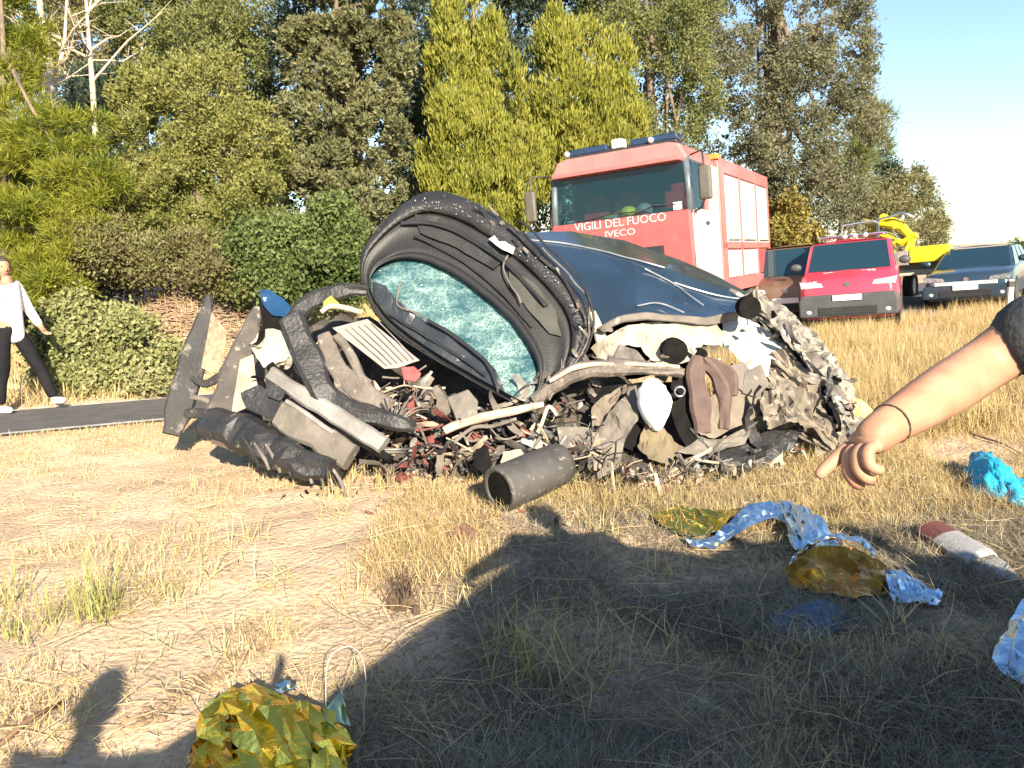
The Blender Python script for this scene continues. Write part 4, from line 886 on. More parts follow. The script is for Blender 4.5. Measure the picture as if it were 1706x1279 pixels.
# shattered pane
gm = bpy.data.materials.new('shattered_glass'); gm.use_nodes = True; nt = gm.node_tree; N = nt.nodes; L = nt.links; p = N['Principled BSDF']
tc = N.new('ShaderNodeTexCoord'); vo = N.new('ShaderNodeTexVoronoi'); vo.feature = 'DISTANCE_TO_EDGE'; vo.inputs['Scale'].default_value = 46; L.new(tc.outputs['Object'], vo.inputs['Vector'])
v2 = N.new('ShaderNodeTexVoronoi'); v2.inputs['Scale'].default_value = 46; L.new(tc.outputs['Object'], v2.inputs['Vector'])
nz = N.new('ShaderNodeTexNoise'); nz.inputs['Scale'].default_value = 3.2; nz.inputs['Detail'].default_value = 7; nz.inputs['Roughness'].default_value = .7
mp = N.new('ShaderNodeMapping'); mp.inputs['Rotation'].default_value = (0, R(-38), 0); mp.inputs['Scale'].default_value = (.7, 1, 1.5); L.new(tc.outputs['Object'], mp.inputs[0]); L.new(mp.outputs[0], nz.inputs['Vector'])
r1 = N.new('ShaderNodeValToRGB'); r1.color_ramp.elements[0].position = .0; r1.color_ramp.elements[0].color = (1, 1, 1, 1); r1.color_ramp.elements[1].position = .16; r1.color_ramp.elements[1].color = (.12, .12, .12, 1); L.new(vo.outputs['Distance'], r1.inputs[0])
r2 = N.new('ShaderNodeValToRGB'); r2.color_ramp.elements[0].position = .40; r2.color_ramp.elements[1].position = .82; L.new(nz.outputs['Fac'], r2.inputs[0])
v3 = N.new('ShaderNodeTexVoronoi'); v3.feature = 'DISTANCE_TO_EDGE'; v3.inputs['Scale'].default_value = 9; wv = N.new('ShaderNodeMix'); wv.data_type = 'RGBA'; wv.blend_type = 'ADD'; wv.inputs[0].default_value = .09; L.new(tc.outputs['Object'], wv.inputs[6]); L.new(nz.outputs['Color'], wv.inputs[7]); L.new(wv.outputs[2], v3.inputs['Vector'])
r3 = N.new('ShaderNodeValToRGB'); r3.color_ramp.elements[0].color = (1, 1, 1, 1); r3.color_ramp.elements[1].position = .10; r3.color_ramp.elements[1].color = (0, 0, 0, 1); L.new(v3.outputs['Distance'], r3.inputs[0])
m3 = N.new('ShaderNodeMath'); m3.operation = 'MAXIMUM'; L.new(r1.outputs[0], m3.inputs[0]); L.new(r3.outputs[0], m3.inputs[1])
mu = N.new('ShaderNodeMath'); mu.operation = 'MULTIPLY'; L.new(m3.outputs[0], mu.inputs[0]); L.new(r2.outputs[0], mu.inputs[1])
ad = N.new('ShaderNodeMath'); ad.operation = 'MULTIPLY_ADD'; ad.inputs[1].default_value = .20; L.new(r2.outputs[0], ad.inputs[0]); L.new(mu.outputs[0], ad.inputs[2])
mx = N.new('ShaderNodeMix'); mx.data_type = 'RGBA'; mx.inputs[6].default_value = (.010, .055, .07, 1); mx.inputs[7].default_value = (.42, .58, .50, 1); mx.clamp_factor = True; L.new(ad.outputs[0], mx.inputs[0]); L.new(mx.outputs[2], p.inputs['Base Color'])
p.inputs['Roughness'].default_value = .12; p.inputs['Specular IOR Level'].default_value = .8
bp_ = N.new('ShaderNodeBump'); bp_.inputs['Strength'].default_value = .55; bp_.inputs['Distance'].default_value = .02; L.new(v2.outputs['Color'], bp_.inputs['Height']); L.new(bp_.outputs[0], p.inputs['Normal'])
gl = ring(INN, 100, .05); cen = sum(gl, Vector()) / 100; mb = MB(); vs = []
NR = 9
for r_ in range(NR):
    for q in gl:
        v = q.lerp(cen, r_ / NR); vs.append(v + (cen - cam_loc).normalized() * (.05 * (1 - (1 - r_ / NR) ** 2) + .012 * mnoise.noise(v * 9)))
vs.append(cen + (cen - cam_loc).normalized() * .05)
fs = [(i * 100 + j, i * 100 + (j + 1) % 100, (i + 1) * 100 + (j + 1) % 100, (i + 1) * 100 + j) for i in range(NR - 1) for j in range(100)] + [((NR - 1) * 100 + j, (NR - 1) * 100 + (j + 1) % 100, NR * 100) for j in range(100)]
mb.add(vs, fs); pane = mb.build('hatch_glass', gm, wk, world=True, smooth=True)
so_ = pane.modifiers.new('thick', 'SOLIDIFY'); so_.thickness = .006; so_.offset = 1
# dark lower cowl over the pane and the wiper
def hq(L_, dz): return [(x, y, hd(x, y) + dz) for x, y in L_]
plate('cowl_cover', hq([(622, 470), (640, 474), (662, 500), (700, 530), (745, 552), (800, 590), (822, 612), (838, 640), (842, 655), (800, 632), (735, 594), (685, 560), (650, 532), (626, 502)], .015), mat('cowl_plastic', (.022, .028, .034), .35, 0, (.03, .034, .038), 6, .15, 40), wk, .02, .02, 4, 11, smooth=False)
bar('cowl_fold', hq([(640, 520), (690, 548), (750, 585), (810, 625)], -.005), 5, .012, rubber, wk, seed=12)
wpr = bar('wiper', hq([(712, 533), (745, 552), (790, 585), (812, 605), (826, 640), (830, 655)], -.03), [5, 7, 6, 6, 5, 4], .012, rubber, wk, seed=6)
bar('wiper_arm', hq([(668, 470), (662, 505), (690, 520), (735, 545)], -.015), 3, .008, greyb, wk, seed=7)
bar('cable', hq([(846, 425), (838, 445), (848, 470), (862, 490), (868, 505)], -.05), 3, .005, greyb, wk, seed=8)
# folded navy bonnet
grid = [[(868, 388, 7.6), (950, 385, 7.8), (1040, 400, 7.8), (1130, 432, 7.6), (1200, 462, 7.45), (1243, 486, 7.25)],
        [(880, 398, 7.4), (960, 408, 7.3), (1050, 430, 7.05), (1110, 446, 7.0), (1185, 474, 7.0), (1241, 491, 7.05)],
        [(915, 430, 7.0), (985, 448, 6.85), (1060, 468, 6.75), (1125, 470, 6.95), (1190, 492, 6.95), (1238, 498, 6.98)],
        [(952, 475, 6.6), (1000, 497, 6.5), (1060, 510, 6.35), (1120, 500, 6.7), (1185, 512, 6.65), (1232, 508, 6.85)],
        [(982, 522, 6.45), (1008, 543, 6.32), (1062, 530, 6.3), (1118, 528, 6.4), (1180, 532, 6.4), (1222, 522, 6.65)]]
for k, L_ in enumerate(([(884, 399, 7.36), (960, 408, 7.28), (1050, 430, 7.03), (1108, 446, 6.98)], [(1075, 447, 6.9), (1122, 472, 6.9), (1150, 492, 6.75), (1172, 508, 6.62)], [(1124, 470, 6.92), (1190, 491, 6.92), (1238, 497, 6.95)], [(1062, 509, 6.32), (1100, 505, 6.5), (1140, 520, 6.45)])):
    bar('scraped_crease_highlight', L_, 2.2, .004, mat('bare_crease_highlight', (.34, .36, .38), .4, .3), wk, seed=500 + k, jit=.004)  # pale lines: scraped paint, also painting in the crease highlights
sheet_obj('bonnet', WG(grid), navy, wk, n=5, jit=.010, th=.02, seed=5, smooth='auto', linear=True, sharp=9, jscale=2.2, grain=.0)
plate('bonnet_gap_fill', [(975, 520, 7.1), (1060, 515, 7.1), (1150, 520, 7.1), (1232, 515, 7.1), (1236, 545, 7.1), (1160, 562, 7.05), (1150, 612, 7.0), (1060, 630, 6.9), (970, 640, 6.9)], black_m, wk, .05, .03, 2, 20)  # added dark plate, fills the open gap below the lip as shade
bar('bonnet_edge_trim', [(872, 392, 7.4), (905, 425, 6.95), (945, 470, 6.55), (975, 515, 6.4), (985, 545, 6.35)], 9, .02, tar, wk, seed=9)
bar('torn_strut', [(985, 520, 6.4), (1000, 560, 6.35), (1010, 600, 6.3)], [16, 20, 14], .03, cream_m, wk, seed=10)
bar('bonnet_lip', [(1000, 548, 6.3), (1040, 530, 6.28), (1100, 528, 6.3), (1160, 534, 6.32), (1225, 526, 6.5)], 13, .02, greyb, wk, seed=11, jit=.014)
# torn pale underside
plate('torn_panel', [(985, 578, 6.35), (1010, 560, 6.3), (1045, 542, 6.3), (1085, 536, 6.35), (1135, 538, 6.35), (1190, 536, 6.4), (1215, 560, 6.35), (1205, 578, 6.3), (1172, 572, 6.28), (1152, 598, 6.2), (1120, 612, 6.15), (1085, 602, 6.2), (1068, 578, 6.25), (1040, 574, 6.25), (1022, 592, 6.2), (998, 602, 6.2)], cream_m, wk, .03, .035, 3, 21)
plate('torn_panel', [(1205, 535, 6.5), (1232, 522, 6.55), (1262, 540, 6.5), (1300, 565, 6.4), (1330, 585, 6.3), (1318, 602, 6.25), (1285, 598, 6.25), (1280, 628, 6.15), (1246, 616, 6.2), (1222, 588, 6.25), (1205, 575, 6.3)], whitem, wk, .03, .03, 3, 22)
plate('torn_panel', [(1012, 588, 6.22), (1035, 572, 6.2), (1062, 585, 6.15), (1085, 610, 6.1), (1050, 612, 6.1), (1018, 608, 6.1)], taupe2, wk, .02, .02, 3, 23)
plate('torn_panel', [(940, 560, 6.25), (965, 575, 6.2), (985, 605, 6.15), (958, 622, 6.1), (935, 612, 6.12)], cream_m, wk, .02, .02, 3, 24)
for px, py, r_ in ((1125, 585, 21), (1170, 590, 9), (1250, 512, 18)):
    MB().lathe([(r_ * .0048, .0), (r_ * .0048, .12), (r_ * .004, .12), (r_ * .004, .02), (.004, .02), (.004, 0)], W(px, py, 6.12), 'y', 16).build('dark_socket', black_m, wk, world=True)  # black colour stands in for the shade inside the holes
plate('dark_bracket', [(1235, 500, 6.5), (1252, 486, 6.5), (1262, 510, 6.48), (1255, 528, 6.45), (1238, 524, 6.48)], black_m, wk, .05, .01, 2, 25)
# crumpled right flank
bar('crumpled_wing', [(1245, 492, 6.6), (1275, 508, 6.55), (1312, 545, 6.45), (1348, 592, 6.3), (1378, 635, 6.2), (1405, 680, 6.1), (1425, 720, 6.05)], [16, 20, 22, 24, 22, 20, 10], .05, greyb, wk, jit=.04, seed=13)
mott = mat('mottled_wing_metal', (.30, .27, .22), .6, .1, (.10, .09, .08), 14, .5, 40, speck=((.03, .028, .026), 20, .55, .62))
taupe_m = mat('mottled_taupe_scrap', (.24, .20, .15), .75, 0, (.10, .085, .065), 9, .4, 40, speck=((.40, .36, .29), 12, .58, .68), dirt=((.02, .018, .016), 15, .60, .66))
wl_ = [(1250, 495, 6.5), (1282, 520, 6.42), (1318, 558, 6.3), (1350, 602, 6.18), (1380, 648, 6.08), (1408, 695, 5.98), (1428, 728, 5.95)]; wd_ = [14, 22, 30, 34, 36, 30, 14]
sheet_obj('crumpled_skin', [[W(x + u * w * .8, y - u * w * .55, d + .10 * abs(u) + .05 * (k_ % 2)) for k_, ((x, y, d), w) in enumerate(zip(wl_, wd_))] for u in (-1, -.4, .2, 1)], mott, wk, n=5, jit=.075, th=.004, seed=17, jscale=8, grain=.16, sharp=24, smooth='auto')
sheet_obj('crumpled_skin', [[W(x + u * w * .9 - 26, y - u * w * .4 + 30, d - .05 + .12 * abs(u)) for (x, y, d), w in zip(wl_[2:], wd_[2:])] for u in (-1.2, -.4, .3, 1)], taupe_m, wk, n=6, jit=.09, th=.004, seed=23, jscale=7, grain=.16, sharp=24, smooth='auto')
sheet_obj('crumpled_skin', [[W(x, y, d) for x, y, d in ((1262, 668, 6.0), (1290, 650, 6.05), (1318, 640, 6.05), (1350, 655, 6.0))], [W(x, y, d) for x, y, d in ((1268, 692, 5.85), (1292, 680, 5.9), (1322, 672, 5.9), (1362, 690, 5.9))], [W(x, y, d) for x, y, d in ((1275, 715, 5.8), (1298, 708, 5.82), (1335, 706, 5.82), (1372, 720, 5.85))]], taupe_m, wk, n=6, jit=.10, th=.004, seed=29, jscale=7, grain=.14, sharp=24, smooth='auto')
g_ = random.Random(71); wp_ = cr_sub(wl_, 4)
for i, w_ in enumerate(wp_):
    f_ = i / len(wp_); t_ = np.array(wp_[min(i + 1, len(wp_) - 1)]) - np.array(wp_[max(i - 1, 0)]); dd_ = W(w_[0] + t_[0], w_[1] + t_[1], w_[2] + t_[2]) - W(*w_)
    tmp = MB(); curl_into(tmp, W(w_[0] + g_.gauss(0, 9 * f_ + 3), w_[1] + g_.gauss(0, 9 * f_ + 3), w_[2] - g_.uniform(.04, .14)), g_.uniform(.12, .36), g_.uniform(.015, .06), g_, n=9, d0=dd_.normalized() + Vector((g_.gauss(0, .3), g_.gauss(0, .3), g_.gauss(0, .3)))); tmp.build('crumpled_scrap', g_.choice([mott, greyb, tar, beige_s, alu, black_m]), wk, world=True, smooth='auto')
bar('wing_edge', [(1262, 490, 6.7), (1320, 545, 6.55), (1372, 600, 6.4), (1410, 650, 6.3), (1440, 705, 6.2)], [10, 14, 16, 18, 8], .03, beige_s, wk, n=8, jit=.025, seed=14, smooth=False)
bar('wing_edge', [(1300, 560, 6.3), (1345, 610, 6.2), (1375, 660, 6.1), (1395, 720, 6.0)], [8, 12, 12, 8], .02, black_m, wk, jit=.012, seed=15)
g_ = random.Random(31)
for i in range(52):
    px, py = g_.uniform(1225, 1420), g_.uniform(600, 735)
    if py < 600 + (px - 1290) * .6: py += 40
    r_ = g_.uniform(10, 26); d = 6.05 + (735 - py) * .003 + g_.uniform(-.1, .1); a0 = g_.uniform(0, 6)
    tmp = MB(); curl_into(tmp, W(px, py, d), r_ * g_.uniform(2.5, 5.5) * d / F, r_ * g_.uniform(.5, 1.2) * d / F, g_, n=9); tmp.build('torn_scrap', g_.choice([beige_s, beige_s, cream_m, greyb, taupe2, tar]), wk, world=True, smooth='auto')
plate('yellow_scrap', [(1420, 660, 6.15), (1440, 668, 6.12), (1460, 690, 6.1), (1452, 702, 6.1), (1430, 700, 6.1)], mat('yellow_plastic', (.60, .42, .05), .5), wk, .02, .02, 2, 80)
# bumper beam across the middle
bar('bumper_beam', [(890, 668, 6.0), (925, 640, 5.98), (965, 622, 5.95), (1010, 615, 5.92), (1060, 612, 5.92), (1135, 618, 5.95)], [20, 26, 32, 26, 22, 14], .06, greyb, wk, n=8, jit=.014, seed=16, power=.5, smooth=False)
bar('beam_lip', [(915, 636, 5.9), (965, 610, 5.87), (1030, 606, 5.86), (1132, 610, 5.9)], [6, 8, 6, 6], .02, beige_s, wk, jit=.01, seed=17)
plate('gap_shade', [(965, 650, 6.1), (1030, 640, 6.1), (1130, 635, 6.12), (1140, 700, 6.15), (1060, 690, 6.12), (985, 670, 6.1)], black_m, wk, .02, .01, 2, 26)  # black plate painting the shadow below the beam
# interior folds; the black plates stand in for shade between them
fold_c = mat('olive_carpet', (.17, .135, .08), .9, 0, (.12, .095, .058), 5)
for k, (nm_, pts_, m_, j_) in enumerate([
    ('carpet_fold', [(1001, 712, 5.86), (1028, 671, 5.9), (1058, 640, 5.98), (1064, 700, 5.84), (1038, 742, 5.78), (1030, 775, 5.68), (1000, 778, 5.7)], taupe2, .05),
    ('gap_shade', [(1050, 690, 5.92), (1075, 712, 5.9), (1062, 755, 5.82), (1034, 742, 5.84)], black_m, .01),
    ('carpet_fold', [(1062, 742, 5.76), (1076, 708, 5.86), (1108, 712, 5.86), (1140, 746, 5.78), (1114, 776, 5.68), (1082, 764, 5.7)], fold_c, .05),
    ('gap_shade', [(1120, 616, 5.98), (1146, 616, 5.98), (1150, 679, 5.92), (1172, 722, 5.86), (1148, 752, 5.8), (1128, 718, 5.86), (1116, 679, 5.92)], black_m, .01),
    ('carpet_fold', [(1146, 684, 5.9), (1216, 640, 5.98), (1275, 660, 5.98), (1258, 696, 5.9), (1188, 730, 5.8), (1168, 724, 5.8)], taupe, .05),
    ('carpet_fold', [(1130, 752, 5.74), (1166, 728, 5.8), (1200, 732, 5.8), (1262, 702, 5.88), (1240, 738, 5.78), (1170, 762, 5.7)], taupe2, .05),
    ('gap_shade', [(1186, 615, 6.02), (1200, 640, 5.98), (1212, 690, 5.93), (1204, 710, 5.9), (1188, 660, 5.95)], black_m, .01),
    ('carpet_fold', [(1012, 655, 6.02), (1040, 642, 6.02), (1030, 668, 5.98), (1008, 705, 5.94), (985, 712, 5.94), (985, 680, 5.98)], taupe, .04)]):
    plate(nm_, pts_, m_, wk, .010, j_, 4, 230 + k)
bar('seat_strip', [(1162, 598, 6.02), (1158, 630, 5.95), (1165, 670, 5.88), (1172, 722, 5.84)], [26, 34, 36, 30], .05, brown_s, wk, n=10, seed=18, power=.6)
bar('seat_strip', [(1170, 600, 6.0), (1195, 625, 5.96), (1208, 665, 5.92), (1206, 715, 5.88)], [18, 24, 22, 20], .05, brown_s, wk, n=10, seed=19, power=.6)
bar('seat_strip', [(1180, 600, 6.05), (1215, 625, 6.0), (1222, 660, 5.98)], [16, 22, 14], .04, brown_s, wk, n=10, seed=20, power=.6)
for q, sd_ in (([(1205, 612), (1238, 602), (1260, 628), (1236, 652), (1216, 640)], 33), ([(1240, 620), (1268, 606), (1282, 640), (1262, 662), (1236, 655)], 34)):
    plate('boxy_cover', [(x, y, 5.98 + (650 - y) * .001) for x, y in q], taupe2, wk, .10, .008, 2, sd_, bevel=.008)
v = W(1090, 674, 5.78)
mb = MB().ball(v, (.125, .11, .20), 20, 14, rot=(0, -.12, 0)); ab = mb.build('airbag', airbag, wk, world=True, smooth=True)
for vv in ab.data.vertices:
    q = (vv.co - v); vv.co += q.normalized() * (.018 * mnoise.noise(vv.co * 16) + .008 * mnoise.noise(vv.co * 40)); 
    if q.z < 0: vv.co.x = v.x + q.x * (1 + q.z * 1.6)
bar('airbag_strap', [(1058, 642, 5.8), (1066, 672, 5.76), (1085, 712, 5.76)], 4, .008, taupe2, wk, seed=22)
MB().lathe([(.035, -.03), (.05, 0), (.035, .03), (.028, 0)], W(1132, 652, 5.85), 'y', 18).build('chrome_ring', chrome, wk, world=True, smooth=True)
# left engine bay
plate('control_module', [(553, 546, 6.35), (612, 531, 6.45), (700, 600, 6.15), (662, 613, 6.08), (640, 614, 6.05)], mat('module_alloy', (.34, .305, .275), .6, .1, (.27, .235, .21), 3, .1, 40), wk, .09, .006, 3, 51, bevel=.006)
for k in range(6):
    f = k / 5; bar('module_rib', [(lerp(575, 600, f) + 6 * k, lerp(547, 535, f), 6.34 + .07 * f), (lerp(645, 690, f), lerp(606, 596, f), 6.03 + .08 * f)], 1.6, .004, MATS['module_alloy'], wk, seed=60 + k, jit=.001)
bar('wheel_arch_liner', [(612, 482, 6.5), (575, 484, 6.45), (535, 494, 6.35), (505, 512, 6.25), (488, 535, 6.15)], [16, 22, 28, 30, 34], .06, tar, wk, n=10, jit=.008, seed=23)
bar('wheel_arch_liner', [(488, 530, 6.15), (502, 570, 6.08), (520, 615, 6.0), (540, 655, 5.95), (572, 680, 5.92), (620, 692, 5.9), (665, 706, 5.88), (690, 712, 5.9)], [44, 44, 44, 42, 34, 30, 28, 18], .06, tar, wk, n=10, jit=.009, seed=24)
plate('cream_cover', [(418, 572, 6.2), (432, 552, 6.25), (456, 546, 6.25), (480, 556, 6.2), (484, 585, 6.15), (474, 608, 6.1), (440, 612, 6.1), (426, 596, 6.15)], cream_m, wk, .09, .03, 3, 52, bevel=.01)
plate('navy_shard', [(432, 484, 6.5), (450, 482, 6.52), (472, 497, 6.5), (492, 520, 6.45), (478, 530, 6.4), (452, 524, 6.42), (438, 508, 6.45)], mat('blue_shard_paint', (.02, .07, .16), .2, .2, None, 4, 0, 40, .9), wk, .012, .02, 3, 53)
plate('black_backing', [(430, 498, 6.52), (470, 520, 6.45), (488, 540, 6.4), (470, 560, 6.4), (440, 548, 6.45)], black_m, wk, .03, .01, 2, 54)
bar('sill_beam', [(452, 622, 6.05), (500, 655, 5.95), (560, 692, 5.85), (640, 742, 5.72)], [22, 26, 28, 30], .04, alu, wk, n=8, seed=25, power=.4, jit=.004)
bar('sill_beam', [(470, 690, 5.95), (520, 722, 5.82), (585, 762, 5.68)], [44, 50, 46], .05, taupe2, wk, n=8, seed=26, power=.4, jit=.006)
bar('sill_edge', [(478, 668, 5.9), (540, 710, 5.78), (592, 748, 5.68)], [7, 8, 8], .02, alu, wk, seed=27)
bar('dark_slot', [(450, 610, 6.1), (520, 675, 5.95), (600, 735, 5.8), (650, 765, 5.72)], [16, 18, 16, 14], .03, black_m, wk, seed=28)  # solid black strip standing in for a shaded slot
plate('black_box', [(400, 655, 6.05), (432, 640, 6.05), (470, 665, 5.95), (478, 690, 5.92), (455, 700, 5.92), (412, 682, 6.0)], tar, wk, .12, .01, 2, 55, bevel=.008)
plate('black_clip', [(442, 636, 6.0), (468, 630, 6.0), (480, 650, 5.95), (466, 668, 5.92), (446, 660, 5.95)], tar, wk, .08, .01, 2, 56)
bar('lower_bumper', [(352, 705, 6.25), (400, 720, 6.1), (450, 748, 5.92), (510, 772, 5.75), (560, 782, 5.68)], [50, 58, 54, 46, 34], .10, tar, wk, n=10, jit=.02, seed=29, power=.5, smooth=False)
for k in range(9):
    x = 420 + k * 18; y = 738 + k * 5.5
    bar('bumper_rib', [(x - 14, y - 8 + 4 * (k % 2), 5.86 - k * .025), (x + 4, y + 22, 5.80 - k * .025), (x + 10, y + 40, 5.78 - k * .025)], [4, 6, 4], .02, taupe2 if k % 3 else tar, wk, seed=70 + k)
plate('rusty_plate', [(350, 706, 6.15), (400, 712, 6.08), (420, 745, 6.0), (388, 752, 6.02), (352, 738, 6.1)], mat('rusty_brown', (.10, .065, .045), .85, 0, (.06, .04, .03), 8, .4, 40), wk, .04, .02, 3, 57)
bar('inner_panel', [(432, 512, 6.55), (412, 565, 6.45), (392, 625, 6.35), (368, 690, 6.25), (360, 715, 6.22)], [16, 34, 44, 44, 34], .04, mat('scuffed_taupe_panel', (.085, .072, .06), .8, 0, (.045, .04, .036), 7, .5, 40, speck=((.28, .24, .19), 16, .6, .7)), wk, n=10, jit=.012, seed=30, smooth=False)
plate('tan_gusset', [(400, 600, 6.28), (422, 590, 6.25), (428, 640, 6.15), (410, 680, 6.12), (385, 690, 6.18)], beige_s, wk, .03, .02, 2, 58)
# wire fans, hoses, blocks and all the small broken stuff
g_ = random.Random(44)
for i in range(26):
    a = lerp(-2.6, -.5, i / 25); x0, y0 = 655, 712
    l = g_.uniform(40, 80); bar('wire', [(x0, y0, 5.85), (x0 + math.cos(a) * l * .6, y0 + math.sin(a) * l * .55 - 5, 5.92), (x0 + math.cos(a) * l, y0 + math.sin(a) * l * .8, 6.0)], 2.2, .004, g_.choice([taupe2, rubber, greyb]), wk, n=5, seed=100 + i, sub=3)
plate('red_cap', [(668, 612, 6.02), (690, 610, 6.02), (702, 622, 6.0), (692, 636, 5.98), (672, 632, 6.0)], mat('red_plastic', (.42, .06, .06), .6), wk, .06, .01, 2, 59, bevel=.006)
plate('grey_block', [(745, 662, 5.9), (780, 648, 5.92), (797, 668, 5.9), (795, 690, 5.86), (762, 706, 5.82), (756, 690, 5.84)], taupe2, wk, .12, .006, 2, 60, bevel=.01)
plate('yellow_cap', [(538, 502, 6.3), (552, 492, 6.32), (566, 506, 6.3), (556, 518, 6.28), (540, 516, 6.28)], mat('yellow_plastic', (.60, .42, .05), .5), wk, .06, .01, 2, 61, bevel=.006)
bar('coolant_hose', [(535, 520, 6.2), (550, 510, 6.22), (575, 512, 6.3), (600, 520, 6.38)], 9, .03, cream_m, wk, seed=31)
bar('coolant_hose', [(560, 560, 6.2), (585, 590, 6.12), (600, 625, 6.05), (618, 640, 6.02)], 14, .04, taupe2, wk, seed=32)
bar('grey_duct', [(540, 560, 6.25), (560, 610, 6.1), (600, 650, 6.0), (650, 680, 5.95)], [24, 34, 40, 28], .025, greyb, wk, n=10, seed=33, jit=.012)
plate('inner_wing', [(560, 600, 6.1), (610, 640, 6.02), (660, 668, 5.96), (640, 690, 5.94), (590, 680, 5.95), (555, 640, 6.02)], greyb, wk, .03, .03, 3, 62)
bar('side_rail', [(740, 720, 5.8), (790, 700, 5.84), (850, 685, 5.88), (905, 672, 5.92)], [12, 14, 14, 10], .03, beige_s, wk, jit=.014, seed=34)
plate('white_panel_shard', [(838, 752, 5.68), (868, 748, 5.7), (878, 770, 5.66), (862, 795, 5.58), (842, 790, 5.6), (834, 770, 5.64)], cream_m, wk, .03, .015, 2, 63)
plate('dark_block', [(792, 748, 5.72), (812, 742, 5.72), (820, 775, 5.66), (806, 790, 5.64), (788, 775, 5.68)], black_m, wk, .08, .01, 2, 64)
plate('dark_flap', [(928, 710, 5.82), (985, 712, 5.82), (1000, 760, 5.72), (985, 785, 5.66), (940, 770, 5.7)], taupe2, wk, .04, .025, 3, 65)
bar('hanging_strap', [(992, 722, 5.74), (996, 760, 5.66), (996, 800, 5.58), (998, 838, 5.5)], [12, 16, 14, 12], .012, taupe, wk, seed=35)
plate('bottom_tray', [(1130, 770, 5.75), (1200, 745, 5.85), (1290, 715, 5.95), (1340, 712, 5.98), (1320, 745, 5.85), (1270, 775, 5.72), (1200, 795, 5.65)], tar, wk, .05, .05, 4, 66)
plate('skirt_scrap', [(1040, 800, 5.62), (1110, 780, 5.68), (1180, 760, 5.74), (1170, 800, 5.6), (1110, 825, 5.5), (1050, 828, 5.5)], greyb, wk, .03, .05, 3, 67)
g_ = random.Random(57)
for i in range(46):
    x0, y0 = g_.uniform(600, 1180), 0; y0 = g_.uniform(640, 770) if x0 < 990 else g_.uniform(770, 810); l = g_.uniform(40, 130); a = g_.gauss(0, .7); d_ = 5.75 + (790 - y0) * .0030
    pts_ = [(x0 + math.cos(a) * l * t - l * .5, y0 + math.sin(a) * l * t * .6 + g_.gauss(0, 9), d_ - g_.uniform(0, .1)) for t in (0, .33, .66, 1)]
    bar('cable', pts_, g_.choice([2.2, 3, 4, 6]), .006, g_.choice([rubber, rubber, greyb, taupe2, beige_s, rust]), wk, seed=400 + i, jit=.01)
for i in range(40):
    x, y = g_.choice([(g_.uniform(985, 1330), g_.uniform(535, 615)), (g_.uniform(890, 1140), g_.uniform(600, 660)), (g_.uniform(420, 520), g_.uniform(560, 700))])
    tmp = MB(); curl_into(tmp, W(x, y, 6.1 + (620 - y) * .002), g_.uniform(.08, .24), g_.uniform(.03, .08), g_); tmp.build('torn_strip', g_.choice([whitem, cream_m, beige_s, greyb, taupe2, black_m]), wk, world=True, smooth='auto')
def heap(n, x0, x1, ytop, ybot, seed, cols, names, rng_r=(5, 16), stuff=None):
    """broken bits lying over the core: bars, chips and curls"""
    g_ = random.Random(seed); mb = MB() if stuff else None
    for i in range(n):
        px = g_.uniform(x0, x1); t = g_.random(); py = lerp(np.interp(px, [x0, (x0 + x1) / 2, x1], ytop), np.interp(px, [x0, (x0 + x1) / 2, x1], ybot), t)
        b = G(px, np.interp(px, [p[0] for p in prof], [p[2] for p in prof])); d0 = (b - cam_loc).dot(cam_fwd)
        tt = np.interp(py, [np.interp(px, [p[0] for p in prof], [p[1] for p in prof]), np.interp(px, [p[0] for p in prof], [p[2] for p in prof])], [.88, .05])
        c = W(px, py, d0 + tt - g_.uniform(.02, .12)); r_ = g_.uniform(*rng_r) * d0 / F; k = g_.random(); m_ = g_.choice(cols)
        tmp = mb or MB(); mi = cols.index(m_) if stuff else 0
        if k < .36:
            dv = Vector((g_.gauss(0, 1), g_.gauss(0, .5), g_.gauss(0, .7))).normalized() * r_ * g_.uniform(1.5, 4.5); b1, b2 = [Vector((g_.gauss(0, .5), g_.gauss(0, .3), g_.gauss(0, .6))) * r_ * 1.8 for _ in range(2)]
            rad = r_ * g_.uniform(.07, .24); tmp.sweep([Vector(v_) for v_ in cr_sub([tuple(c - dv), tuple(c - dv * .35 + b1), tuple(c + dv * .4 + b2), tuple(c + dv)], 3)], rad, rad * g_.uniform(.6, 1), n=5, mi=mi); nm = names[0]
        elif k < .86: curl_into(tmp, c, r_ * g_.uniform(2, 4.8), r_ * g_.uniform(.6, 1.6), g_, mi, n=6); nm = names[2]
        else:
            tmp.box(c, (r_ * g_.uniform(.8, 2.2), r_ * g_.uniform(.3, 1), r_ * g_.uniform(.5, 1.4)), (g_.uniform(0, 6), g_.uniform(0, 6), g_.uniform(0, 6)), mi, (g_.uniform(.4, 1), g_.uniform(.5, 1))); nm = names[1]
        if not mb: tmp.build(nm, m_, wk, world=True, fix=True, smooth='auto')
    if mb: mb.build(stuff, cols, wk, world=True, fix=True, kind='stuff')
g_ = random.Random(123)
for i in range(34):
    x_ = g_.uniform(620, 1000); y_ = g_.uniform(650, 785); tmp = MB()
    curl_into(tmp, W(x_, y_, 5.78 + (790 - y_) * .0032), g_.uniform(.18, .5), g_.uniform(.035, .10), g_, n=10, d0=Vector((g_.gauss(0, 1), g_.gauss(0, .3), g_.gauss(0, .45)))); tmp.build('bent_panel', g_.choice([greyb, greyb, taupe2, taupe, tar, beige_s, rust, alu]), wk, world=True, smooth='auto')
mix1 = [greyb, greyb, taupe2, black_m, tar, beige_s, rust, alu]
